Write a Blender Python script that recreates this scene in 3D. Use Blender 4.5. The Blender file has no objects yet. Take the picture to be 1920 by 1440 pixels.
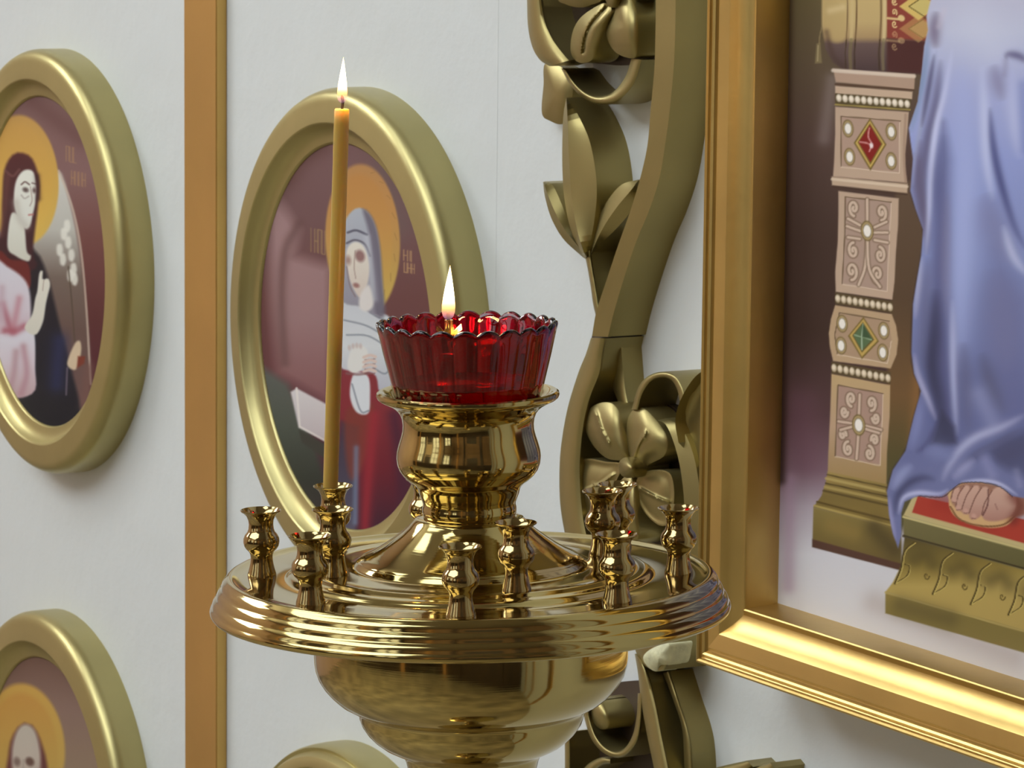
import bpy, bmesh, math, random
import numpy as np
from mathutils import Matrix, Vector

# ------------------------------------------------------------------ camera
FPX = 7235.362
CAM = np.array([2.25839706, -1.28009038, 1.39299685])
AR = np.array([0.49185266, 0.87061827, 0.01023643])      # camera right
AU = np.array([-0.12415605, 0.05849512, 0.99053702])     # camera up
AW = np.array([-0.86178085, 0.48846919, -0.13686350])    # camera forward
SC = bpy.context.scene
COL = SC.collection
cam_d = bpy.data.cameras.new('camera')
cam = bpy.data.objects.new('camera', cam_d)
COL.objects.link(cam)
cam.matrix_world = Matrix(((AR[0], AU[0], -AW[0], CAM[0]), (AR[1], AU[1], -AW[1], CAM[1]),
                           (AR[2], AU[2], -AW[2], CAM[2]), (0, 0, 0, 1)))
cam_d.sensor_width = 36.0
cam_d.lens = FPX / 1920 * 36
cam_d.clip_start = 0.05
cam_d.dof.use_dof = True
cam_d.dof.focus_distance = 1.86
cam_d.dof.aperture_fstop = 70.0
SC.camera = cam

# ------------------------------------------------------------------ world, lights, exposure
SC.view_settings.view_transform = 'Standard'
SC.view_settings.look = 'None'
SC.view_settings.gamma = 1.0
SC.view_settings.exposure = 0.45
SC.view_settings.use_curve_mapping = False
world = bpy.data.worlds.new('world')
SC.world = world
world.use_nodes = True
world.node_tree.nodes['Background'].inputs[0].default_value = (0.75, 0.8, 0.85, 1)
world.node_tree.nodes['Background'].inputs[1].default_value = 0.25
LAMP = 3.5          # radiance of the ceiling light panels
SIDE = 9.0            # radiance of the high side window on the left
WINDOW = 1.3         # radiance of the daylit windows behind the photographer

# ------------------------------------------------------------------ helpers: projection
def W(x, y, h):
    """photo pixel -> point on the plane standing h in front of the icon wall"""
    d = AW * FPX + AR * (x - 960) - AU * (y - 720)
    t = (-h - CAM[1]) / d[1]
    return CAM + t * d

def proj(P):
    Q = np.asarray(P, float) - CAM
    z = Q @ AW
    return np.stack([960 + FPX * (Q @ AR) / z, 720 - FPX * (Q @ AU) / z], -1)

def S(c):
    """sRGB 0-255 -> linear"""
    c = np.asarray(c, float) / 255
    return np.where(c <= 0.04045, c / 12.92, ((c + 0.055) / 1.055) ** 2.4)

# ------------------------------------------------------------------ helpers: materials
def mat(name, color, rough=0.5, metal=0.0, bump=0.0, bscale=200.0, var=0.0, vscale=20.0, spec=0.5, **kw):
    m = bpy.data.materials.new(name)
    m.use_nodes = True
    nt = m.node_tree
    b = nt.nodes['Principled BSDF']
    b.inputs['Base Color'].default_value = (*color, 1)
    b.inputs['Roughness'].default_value = rough
    b.inputs['Metallic'].default_value = metal
    b.inputs['Specular IOR Level'].default_value = spec
    for k, v in kw.items():
        b.inputs[k.replace('_', ' ')].default_value = v
    tc = nt.nodes.new('ShaderNodeTexCoord')
    if bump:
        n = nt.nodes.new('ShaderNodeTexNoise')
        n.inputs['Scale'].default_value = bscale
        n.inputs['Detail'].default_value = 4
        bp = nt.nodes.new('ShaderNodeBump')
        bp.inputs['Strength'].default_value = bump
        bp.inputs['Distance'].default_value = 0.002
        nt.links.new(tc.outputs['Object'], n.inputs['Vector'])
        nt.links.new(n.outputs['Fac'], bp.inputs['Height'])
        nt.links.new(bp.outputs['Normal'], b.inputs['Normal'])
    if var:
        n = nt.nodes.new('ShaderNodeTexNoise')
        n.inputs['Scale'].default_value = vscale
        n.inputs['Detail'].default_value = 5
        r = nt.nodes.new('ShaderNodeValToRGB')
        r.color_ramp.elements[0].position = 0.3
        r.color_ramp.elements[1].position = 0.7
        r.color_ramp.elements[0].color = (*[c * (1 - var) for c in color], 1)
        r.color_ramp.elements[1].color = (*[min(1, c * (1 + var)) for c in color], 1)
        nt.links.new(tc.outputs['Object'], n.inputs['Vector'])
        nt.links.new(n.outputs['Fac'], r.inputs['Fac'])
        nt.links.new(r.outputs['Color'], b.inputs['Base Color'])
    return m

def emis(name, color, strength):
    m = bpy.data.materials.new(name)
    m.use_nodes = True
    nt = m.node_tree
    nt.nodes.remove(nt.nodes['Principled BSDF'])
    e = nt.nodes.new('ShaderNodeEmission')
    e.inputs['Color'].default_value = (*color, 1)
    e.inputs['Strength'].default_value = strength
    nt.links.new(e.outputs[0], nt.nodes['Material Output'].inputs['Surface'])
    return m

def wall_material():
    m = mat('white_wall_paint', (0.655, 0.68, 0.675), 0.45, spec=0.35)
    nt = m.node_tree
    b = nt.nodes['Principled BSDF']
    tc = nt.nodes.new('ShaderNodeTexCoord')
    n1 = nt.nodes.new('ShaderNodeTexNoise'); n1.inputs['Scale'].default_value = 28; n1.inputs['Detail'].default_value = 5
    n2 = nt.nodes.new('ShaderNodeTexNoise'); n2.inputs['Scale'].default_value = 9; n2.inputs['Detail'].default_value = 2
    v = nt.nodes.new('ShaderNodeTexVoronoi'); v.inputs['Scale'].default_value = 11
    for n in (n1, n2, v):
        nt.links.new(tc.outputs['Object'], n.inputs['Vector'])
    add = nt.nodes.new('ShaderNodeMath'); add.operation = 'ADD'
    nt.links.new(n1.outputs['Fac'], add.inputs[0]); nt.links.new(n2.outputs['Fac'], add.inputs[1])
    bp = nt.nodes.new('ShaderNodeBump'); bp.inputs['Strength'].default_value = 0.40; bp.inputs['Distance'].default_value = 0.004
    nt.links.new(add.outputs[0], bp.inputs['Height'])
    nt.links.new(bp.outputs['Normal'], b.inputs['Normal'])
    # sparse dark specks in the paint
    r = nt.nodes.new('ShaderNodeValToRGB')
    r.color_ramp.elements[0].position = 0.018; r.color_ramp.elements[0].color = (0.30, 0.30, 0.29, 1)
    r.color_ramp.elements[1].position = 0.034; r.color_ramp.elements[1].color = (0.655, 0.68, 0.675, 1)
    nt.links.new(v.outputs['Distance'], r.inputs['Fac'])
    nt.links.new(r.outputs['Color'], b.inputs['Base Color'])
    return m

def brass_material(name, color, rough, aniso_noise=True):
    m = mat(name, color, rough, 1.0)
    nt = m.node_tree
    b = nt.nodes['Principled BSDF']
    tc = nt.nodes.new('ShaderNodeTexCoord')
    mp = nt.nodes.new('ShaderNodeMapping'); mp.inputs['Scale'].default_value = (14, 14, 900)
    n = nt.nodes.new('ShaderNodeTexNoise'); n.inputs['Scale'].default_value = 1.0; n.inputs['Detail'].default_value = 3
    nt.links.new(tc.outputs['Object'], mp.inputs['Vector']); nt.links.new(mp.outputs[0], n.inputs['Vector'])
    bp = nt.nodes.new('ShaderNodeBump'); bp.inputs['Strength'].default_value = 0.03; bp.inputs['Distance'].default_value = 0.001
    nt.links.new(n.outputs['Fac'], bp.inputs['Height']); nt.links.new(bp.outputs['Normal'], b.inputs['Normal'])
    n2 = nt.nodes.new('ShaderNodeTexNoise'); n2.inputs['Scale'].default_value = 45; n2.inputs['Detail'].default_value = 6
    nt.links.new(tc.outputs['Object'], n2.inputs['Vector'])
    mr = nt.nodes.new('ShaderNodeMapRange')
    mr.inputs['From Min'].default_value = 0.35; mr.inputs['From Max'].default_value = 0.75
    mr.inputs['To Min'].default_value = rough * 0.7; mr.inputs['To Max'].default_value = rough * 1.7
    nt.links.new(n2.outputs['Fac'], mr.inputs['Value']); nt.links.new(mr.outputs[0], b.inputs['Roughness'])
    return m

def paint_material(name):
    m = mat(name, (0.5, 0.5, 0.5), 0.42, spec=0.06)
    nt = m.node_tree
    a = nt.nodes.new('ShaderNodeVertexColor'); a.layer_name = 'paint'
    nt.links.new(a.outputs['Color'], nt.nodes['Principled BSDF'].inputs['Base Color'])
    return m

M_WALL = wall_material()
M_RING = mat('ring_gold_paint', (0.45, 0.385, 0.165), 0.37, 0.8, bump=0.08, bscale=60, var=0.08, vscale=10)
M_GOLD = mat('olive_gold_paint', (0.34, 0.275, 0.108), 0.40, 0.85, bump=0.10, bscale=60, var=0.10, vscale=12)
M_FRAME = mat('frame_gold_paint', (0.60, 0.415, 0.135), 0.36, 0.9, bump=0.10, bscale=90, var=0.10, vscale=14)
M_STRIP = mat('orange_gold_paint', (0.62, 0.39, 0.12), 0.34, 0.85, bump=0.08, bscale=60, var=0.08, vscale=8)
M_BRASS = brass_material('polished_brass', (0.47, 0.360, 0.138), 0.08)
M_BRASS2 = brass_material('socket_brass', (0.41, 0.302, 0.13), 0.11)
M_PAINT = paint_material('icon_print')
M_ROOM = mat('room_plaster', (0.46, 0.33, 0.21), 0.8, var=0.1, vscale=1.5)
M_WOOD = mat('brown_wood', (0.05, 0.03, 0.018), 0.5, var=0.3, vscale=4)  # also colours the plates that stand for shade inside the carving
M_ADDED_AMBER = mat('added_amber_panel', (0.62, 0.33, 0.12), 0.6)
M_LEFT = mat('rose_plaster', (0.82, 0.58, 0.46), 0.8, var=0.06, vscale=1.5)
M_FLOOR = mat('floor_boards', (0.30, 0.25, 0.16), 0.45, var=0.5, vscale=2.2)
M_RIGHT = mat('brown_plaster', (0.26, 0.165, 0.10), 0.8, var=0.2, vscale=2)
M_CEIL = mat('ceiling_paint', (0.38, 0.34, 0.28), 0.8)

# ------------------------------------------------------------------ helpers: objects
def mesh_obj(name, bm, material, parent=None, smooth=True, sharp=0.6):
    bmesh.ops.remove_doubles(bm, verts=bm.verts, dist=1e-6)
    bmesh.ops.recalc_face_normals(bm, faces=bm.faces)
    if smooth:
        for f in bm.faces:
            f.smooth = True
        for e in bm.edges:
            if len(e.link_faces) == 2:
                e.smooth = e.calc_face_angle(0.0) < sharp
    me = bpy.data.meshes.new(name)
    bm.to_mesh(me); bm.free()
    me.materials.append(material)
    o = bpy.data.objects.new(name, me)
    COL.objects.link(o)
    if parent is not None:
        o.parent = parent
    return o

def empty(name, loc=(0, 0, 0)):
    o = bpy.data.objects.new(name, None)
    o.empty_display_size = 0.05
    o.location = loc
    COL.objects.link(o)
    return o

def tag(o, label, cat, group=None):
    o['label'] = label; o['category'] = cat
    if group:
        o['group'] = group
    return o

def struct(o, label=None):
    o['kind'] = 'structure'
    if label:
        o['label'] = label
    return o

def box(bm, x0, x1, y0, y1, z0, z1):
    vs = [bm.verts.new(p) for p in ((x0, y0, z0), (x1, y0, z0), (x1, y1, z0), (x0, y1, z0),
                                    (x0, y0, z1), (x1, y0, z1), (x1, y1, z1), (x0, y1, z1))]
    for f in ((0, 3, 2, 1), (4, 5, 6, 7), (0, 1, 5, 4), (1, 2, 6, 5), (2, 3, 7, 6), (3, 0, 4, 7)):
        bm.faces.new([vs[i] for i in f])

def spline(pts, n=48, closed=False):
    """Catmull-Rom through pts, resampled to n points by length"""
    P = np.asarray(pts, float)
    k = len(P)
    out = []
    segs = k if closed else k - 1
    for i in range(segs):
        if closed:
            p0, p1, p2, p3 = P[(i - 1) % k], P[i], P[(i + 1) % k], P[(i + 2) % k]
        else:
            p1, p2 = P[i], P[i + 1]
            p0 = P[i - 1] if i > 0 else 2 * p1 - p2
            p3 = P[i + 2] if i + 2 < k else 2 * p2 - p1
        t = np.linspace(0, 1, 12, endpoint=False)[:, None]
        out.append(0.5 * ((2 * p1) + (-p0 + p2) * t + (2 * p0 - 5 * p1 + 4 * p2 - p3) * t ** 2 + (-p0 + 3 * p1 - 3 * p2 + p3) * t ** 3))
    out = np.concatenate(out + [P[:1] if closed else P[-1:]])
    d = np.r_[0, np.cumsum(np.linalg.norm(np.diff(out, axis=0), axis=1))]
    s = np.linspace(0, d[-1], n, endpoint=not closed)
    return np.stack([np.interp(s, d, out[:, j]) for j in range(out.shape[1])], -1)

def lathe(profile, n=96, axis='z', mod=None):
    """profile of (r, h); closes at r = 0 ends; axis z (upright) or wall (about the wall normal)"""
    bm = bmesh.new()
    rows = []
    for i, (r, h) in enumerate(profile):
        if r < 1e-7:
            rows.append([bm.verts.new((0, 0, h) if axis == 'z' else (0, -h, 0))])
            continue
        row = []
        for k in range(n):
            a = 2 * math.pi * k / n
            rr, hh = (r, h) if mod is None else mod(i, a, r, h)
            row.append(bm.verts.new((rr * math.cos(a), rr * math.sin(a), hh) if axis == 'z'
                                    else (rr * math.cos(a), -hh, rr * math.sin(a))))
        rows.append(row)
    for a, b in zip(rows[:-1], rows[1:]):
        for k in range(n):
            k2 = (k + 1) % n
            vs = [a[k % len(a)], a[k2 % len(a)], b[k2 % len(b)], b[k % len(b)]]
            u = []
            for v in vs:
                if v not in u:
                    u.append(v)
            if len(u) > 2:
                bm.faces.new(u)
    return bm

# ================================================================== THE ROOM
bm = bmesh.new(); box(bm, -2.6, 3.6, 0.006, 0.10, 0, 3.3)
wall = struct(mesh_obj('wall_back', bm, M_WALL, smooth=False), 'white painted icon wall')
XP0 = W(345.5, 700, 0.0095)[0]; XP1 = W(405, 700, 0.0095)[0]       # gold strip
XS = W(931, 400, 0.0)[0]
def panel(x0, x1):
    bm = bmesh.new(); box(bm, x0, x1, 0.0, 0.007, 0.02, 3.2)
    bmesh.ops.bevel(bm, geom=[e for e in bm.edges], offset=0.0003, segments=1, affect='EDGES')
    mesh_obj('panel', bm, M_WALL, wall, smooth=False)
panel(-2.55, XP0 + 0.02); panel(XP0 + 0.021, XS); panel(XS + 0.0001, 3.55)
bm = bmesh.new(); box(bm, XP0, XP1, -0.0095, 0.0, 0.03, 3.2)
bmesh.ops.bevel(bm, geom=[e for e in bm.edges], offset=0.0008, segments=2, affect='EDGES')
struct(mesh_obj('trim_1', bm, M_STRIP, smooth=False), 'orange gold upright strip between the round icons')

bm = bmesh.new(); box(bm, -2.6, 3.6, -4.6, 0.1, -0.1, 0)
floor = struct(mesh_obj('floor', bm, M_FLOOR, smooth=False))
bm = bmesh.new(); box(bm, -2.6, 3.6, -4.6, 0.1, 3.3, 3.4)
struct(mesh_obj('ceiling', bm, M_CEIL, smooth=False))
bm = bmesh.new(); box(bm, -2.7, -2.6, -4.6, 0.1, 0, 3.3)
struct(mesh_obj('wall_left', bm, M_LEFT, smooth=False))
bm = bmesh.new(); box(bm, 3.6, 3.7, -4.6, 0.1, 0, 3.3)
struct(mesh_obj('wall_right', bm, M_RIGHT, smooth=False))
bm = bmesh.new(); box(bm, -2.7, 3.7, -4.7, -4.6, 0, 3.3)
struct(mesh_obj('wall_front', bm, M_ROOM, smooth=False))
bm = bmesh.new(); box(bm, -2.6, 3.6, -4.6, -4.55, 0, 1.0)
struct(mesh_obj('trim_2', bm, M_WOOD, smooth=False), 'brown wooden wainscot')
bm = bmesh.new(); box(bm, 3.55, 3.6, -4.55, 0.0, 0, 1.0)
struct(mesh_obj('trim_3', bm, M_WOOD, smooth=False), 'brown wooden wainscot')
M_PANE = emis('daylit_pane', (0.9, 0.95, 1.0), WINDOW)
M_LAMP = emis('ceiling_lamp_diffuser', (0.92, 1.0, 1.06), LAMP)
def window(n, cx, w):
    bm = bmesh.new()
    for a in (cx - w / 2 - 0.06, cx - 0.02, cx + w / 2):
        box(bm, a, a + 0.06, -4.6, -4.5, 1.15, 2.65)
    for z in (1.15, 1.9, 2.59):
        box(bm, cx - w / 2, cx + w / 2, -4.6, -4.51, z, z + 0.05)
    f = struct(mesh_obj('window_%d' % n, bm, M_WOOD, smooth=False))
    for sx in (-1, 1):
        for z0, z1 in ((1.2, 1.9), (1.95, 2.59)):
            bm = bmesh.new()
            x0, x1 = sorted((cx + sx * 0.04, cx + sx * w / 2))
            box(bm, x0, x1, -4.59, -4.58, z0, z1)
            mesh_obj('pane', bm, M_PANE, f, smooth=False)
M_SIDE = emis('bright_side_pane', (0.92, 1.0, 1.04), SIDE)
def side_window(n, y0, y1, z0, z1):
    bm = bmesh.new()
    for y in (y0 - .06, (y0 + y1) / 2 - .025, y1):
        box(bm, -2.6, -2.52, y, y + .06, z0 - .06, z1 + .06)
    for z in (z0 - .06, z1):
        box(bm, -2.6, -2.53, y0, y1, z, z + .06)
    f = struct(mesh_obj('window_%d' % n, bm, M_LEFT, smooth=False))
    for a, b in ((y0, (y0 + y1) / 2 - .025), ((y0 + y1) / 2 + .035, y1)):
        bm = bmesh.new(); box(bm, -2.59, -2.58, a, b, z0, z1)
        mesh_obj('pane', bm, M_SIDE, f, smooth=False)
side_window(4, -2.6, -1.0, 2.25, 3.12)
def door(n, x0, x1, y0, y1):
    bm = bmesh.new(); box(bm, x0, x1, y0, y1, 0, 2.1)
    d = struct(mesh_obj('door_%d' % n, bm, M_WOOD, smooth=False))
door(1, 3.56, 3.6, -2.2, -1.2); door(2, -0.35, 0.35, -4.6, -4.54)
for n, (x0, x1, y0, y1) in enumerate(((-1.9, -1.72, -4.6, -4.5), (-0.72, -0.55, -4.6, -4.5), (0.42, 0.46, -4.6, -4.5), (1.38, 1.6, -4.6, -4.5), (1.95, 2.12, -4.6, -4.5), (3.05, 3.2, -4.6, -4.5), (3.5, 3.6, -3.6, -3.4), (3.5, 3.6, -2.6, -2.45), (3.5, 3.6, -0.9, -0.7))):
    bm = bmesh.new(); box(bm, x0, x1, y0, y1, 0, 2.9)
    struct(mesh_obj('trim_%d' % (n + 7), bm, M_WOOD if n % 3 else M_ADDED_AMBER, smooth=False))  # unseen posts and panels, added as dark and amber bands for the vase to reflect
for n, x in ((4, 1.32), (5, 1.95), (6, 2.6)):
    bm = bmesh.new(); box(bm, x, x + .08, -0.02, 0.0, 0.03, 3.2)  # strips out of view, added only for the brass to reflect
    struct(mesh_obj('trim_%d' % n, bm, M_STRIP, smooth=False), 'unseen orange gold strip added for brass reflections')
window(1, -1.2, 0.8); window(2, 0.9, 0.8); window(3, 2.6, 0.8)
def ceiling_light(cx, cy, w, d, label):
    e = empty('ceiling_light', (cx, cy, 3.3))
    bm = bmesh.new()
    for x0, x1, y0, y1 in ((-w / 2 - .03, -w / 2, -d / 2 - .03, d / 2 + .03), (w / 2, w / 2 + .03, -d / 2 - .03, d / 2 + .03),
                           (-w / 2, w / 2, -d / 2 - .03, -d / 2), (-w / 2, w / 2, d / 2, d / 2 + .03)):
        box(bm, x0, x1, y0, y1, -0.05, 0)
    mesh_obj('frame', bm, M_CEIL, e, smooth=False)
    bm = bmesh.new(); box(bm, -w / 2, w / 2, -d / 2, d / 2, -0.03, -0.015)
    mesh_obj('diffuser', bm, M_LAMP, e, smooth=False)
    tag(e, label, 'light', 'ceiling lights')
ceiling_light(0.15, -3.00, 3.2, 2.3, 'large flat ceiling light panel nearest the candle stand')
ceiling_light(-1.15, -1.30, 0.7, 0.7, 'smaller flat ceiling light panel above the round icons')
ceiling_light(0.32, -1.15, 0.6, 0.6, 'smaller flat ceiling light panel above the carved vine')

# ================================================================== PAINTED SURFACES
K_ALB = 0.81     # photo value of a white surface in this light
class Canvas:
    """a flat picture: a vertex grid whose colours are painted shape by shape"""
    def __init__(s, x0, x1, z0, z1, h, dx, dz, keep=None):
        nx, nz = int((x1 - x0) / dx) + 2, int((z1 - z0) / dz) + 2
        X, Z = np.meshgrid(np.linspace(x0, x1, nx), np.linspace(z0, z1, nz))
        s.nx, s.nz = nx, nz
        s.P = np.stack([X.ravel(), np.full(X.size, -h), Z.ravel()], -1)
        q = proj(s.P)
        s.x, s.y = q[:, 0], q[:, 1]
        s.c = np.zeros((len(s.x), 3))
        s.clip = None
    def mask_poly(s, pts, soft=1.0):
        P = np.asarray(pts, float)
        m = np.zeros(len(s.x))
        lo, hi = P.min(0) - 3 * soft - 1, P.max(0) + 3 * soft + 1
        idx = np.nonzero((s.x > lo[0]) & (s.x < hi[0]) & (s.y > lo[1]) & (s.y < hi[1]))[0]
        if not len(idx):
            return m
        x, y = s.x[idx], s.y[idx]
        ins = np.zeros(len(idx), bool); d2 = np.full(len(idx), 1e9)
        for a, b in zip(P, np.roll(P, -1, 0)):
            e = b - a
            L = e @ e + 1e-9
            t = np.clip(((x - a[0]) * e[0] + (y - a[1]) * e[1]) / L, 0, 1)
            d2 = np.minimum(d2, (x - a[0] - t * e[0]) ** 2 + (y - a[1] - t * e[1]) ** 2)
            cr = (a[1] > y) != (b[1] > y)
            xi = a[0] + (y - a[1]) / (e[1] if abs(e[1]) > 1e-9 else 1e-9) * e[0]
            ins ^= cr & (x < xi)
        sd = np.where(ins, 1, -1) * np.sqrt(d2)
        m[idx] = np.clip(sd / soft * 0.5 + 0.5, 0, 1)
        return m
    def put(s, m, col, alpha=1.0):
        if s.clip is not None:
            m = m * s.clip
        m = (m * alpha)[:, None]
        if callable(col):
            col = col(s.x, s.y)
        else:
            col = np.asarray(col, float)
        s.c = s.c * (1 - m) + col * m
    def poly(s, pts, col, soft=1.0, alpha=1.0, smooth=False):
        if smooth:
            pts = spline(pts, 60, True)
        m = s.mask_poly(pts, soft)
        s.put(m, col, alpha)
        return m
    def ell(s, cx, cy, rx, ry, col, soft=1.0, alpha=1.0, shear=0.17):
        x = s.x - cx; y = s.y - cy - shear * x
        d = np.sqrt((x / rx) ** 2 + (y / ry) ** 2)
        m = np.clip((1 - d) * min(rx, ry) / soft * 0.5 + 0.5, 0, 1)
        s.put(m, col, alpha)
        return m
    def line(s, pts, w, col, alpha=1.0, soft=None, smooth=True, gauss=False, taper=False):
        P = np.asarray(pts, float)
        if smooth and len(P) > 2:
            P = spline(P, 26)
        soft = soft or max(0.8, w * 0.4)
        R = w * (3 if gauss else 1) + soft + 1
        lo, hi = P.min(0) - R, P.max(0) + R
        idx = np.nonzero((s.x > lo[0]) & (s.x < hi[0]) & (s.y > lo[1]) & (s.y < hi[1]))[0]
        if not len(idx):
            return
        x, y = s.x[idx], s.y[idx]
        d2 = np.full(len(idx), 1e9); u = np.zeros(len(idx)); ns = len(P) - 1
        for k, (a, b) in enumerate(zip(P[:-1], P[1:])):
            e = b - a
            t = np.clip(((x - a[0]) * e[0] + (y - a[1]) * e[1]) / (e @ e + 1e-9), 0, 1)
            dd = (x - a[0] - t * e[0]) ** 2 + (y - a[1] - t * e[1]) ** 2
            u = np.where(dd < d2, (k + t) / ns, u)
            d2 = np.minimum(d2, dd)
        m = np.zeros(len(s.x))
        if taper:
            k = np.clip(4 * u * (1 - u), 0, 1) ** 0.6
            m[idx] = np.exp(-d2 / (2 * (w * (0.45 + 0.55 * k)) ** 2)) * k
        else:
            m[idx] = np.exp(-d2 / (2 * w * w)) if gauss else np.clip((w / 2 - np.sqrt(d2)) / soft + 0.5, 0, 1)
        s.put(m, col, alpha)
    def data(s, keep=None):
        lin = np.clip(S(np.clip(s.c, 0, 255)) / K_ALB, 0, 0.95)
        g = np.arange(s.nx * s.nz).reshape(s.nz, s.nx)
        q = np.stack([g[:-1, :-1], g[:-1, 1:], g[1:, 1:], g[1:, :-1]], -1).reshape(-1, 4)
        P = s.P
        if keep is not None:
            kv = keep(P)
            q = q[kv[q].all(1)]
            used = np.zeros(len(P), bool); used[q.ravel()] = True
            rm = np.cumsum(used) - 1
            P, lin, q = P[used], lin[used], rm[q]
        return P, lin, q
    def build(s, name, parent, keep=None, more=()):
        P, lin, q = s.data(keep)
        for c in more:
            p2, l2, q2 = c.data(None)
            q = np.concatenate([q, q2 + len(P)]); P = np.concatenate([P, p2]); lin = np.concatenate([lin, l2])
        me = bpy.data.meshes.new(name)
        me.vertices.add(len(P)); me.vertices.foreach_set('co', P.astype(np.float32).ravel())
        me.loops.add(q.size); me.loops.foreach_set('vertex_index', q.astype(np.int32).ravel())
        me.polygons.add(len(q)); me.polygons.foreach_set('loop_start', np.arange(0, q.size, 4, dtype=np.int32))
        me.update(calc_edges=True)
        a = me.color_attributes.new('paint', 'FLOAT_COLOR', 'POINT')
        a.data.foreach_set('color', np.c_[lin, np.ones(len(lin))].astype(np.float32).ravel())
        me.materials.append(M_PAINT)
        o = bpy.data.objects.new(name, me)
        COL.objects.link(o)
        if parent is not None:
            o.parent = parent
            o.matrix_parent_inverse = Matrix.Translation(-Vector(parent.location))
        return o

def grad(stops, axis='y'):
    k = np.array([a for a, _ in stops], float); c = np.array([b for _, b in stops], float)
    def f(x, y):
        v = y if axis == 'y' else x
        return np.stack([np.interp(v, k, c[:, j]) for j in range(3)], -1)
    return f

def spiral(cx, cy, r, turns=1.4, a0=0.0, d=1, sq=0.62):
    t = np.linspace(0, 1, 22)
    a = a0 + d * t * turns * 2 * math.pi
    rr = r * (1 - 0.85 * t)
    return np.stack([cx + sq * rr * np.cos(a), cy + rr * np.sin(a) + 0.17 * sq * rr * np.cos(a)], -1)

# ================================================================== ROUND ICONS
RI = 0.18
X1, X2, Z1, Z3 = -0.76915, -0.20882, 1.04374, 0.55993
HP, RP = 0.0206, 0.1395
PROFILE = [(.150, .0), (.180, .0), (.180, .0190), (.1797, .0220), (.1788, .0248), (.1774, .0272), (.1755, .0291), (.1732, .0303), (.1706, .0309), (.168, .0312), (.162, .0320), (.1565, .0327),
           (.1552, .0328), (.1543, .0323), (.1538, .0316), (.1515, .0276), (.1488, .0252), (.1455, .0236), (.1425, .0230), (.1410, .0226), (.1398, .0214), (.1395, .0205), (.1395, .012), (.150, .012), (.150, .0)]
PROFILE4 = [(.150, .0), (.180, .0), (.180, .010), (.1795, .018), (.1785, .0245), (.177, .027), (.1745, .0262), (.1735, .0285), (.171, .0322), (.167, .0342), (.1635, .0344), (.1625, .0334), (.1615, .0345), (.158, .0356),
            (.1550, .0350), (.1535, .033), (.150, .0290), (.1465, .0262), (.1435, .0250), (.1415, .0240), (.1395, .0215), (.1395, .012), (.150, .012), (.150, .0)]
def round_icon(X, Z, label, painter, profile=PROFILE, dx=0.0011, dz=0.0006):
    e = empty('round_icon', (X, 0, Z))
    tag(e, label, 'icon', 'round framed icons')
    mesh_obj('frame', lathe(profile, 200, 'wall'), M_RING, e, sharp=0.5)
    cv = Canvas(X - RP - .001, X + RP + .001, Z - RP - .001, Z + RP + .001, HP, dx, dz)
    painter(cv)
    cv.build('painting', e, keep=lambda P: (P[:, 0] - X) ** 2 + (P[:, 2] - Z) ** 2 < (RP + 0.0006) ** 2)
    return e

def letters(cv, x, y, n, col, h=14, alpha=0.7):
    rnd = random.Random(int(x * 7 + y))
    for i in range(n):
        xx = x + i * 7
        yy = y + 0.2 * i * 7
        cv.line([(xx, yy), (xx, yy + h)], 1.8, col, alpha, smooth=False)
        if rnd.random() < 0.7:
            k = rnd.choice((0, .5, 1))
            cv.line([(xx, yy + k * h), (xx + 5, yy + k * h + 1)], 1.8, col, alpha, smooth=False)
        if rnd.random() < 0.6:
            cv.line([(xx + 5, yy + 1), (xx + 5, yy + h)], 1.6, col, alpha, smooth=False)

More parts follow.
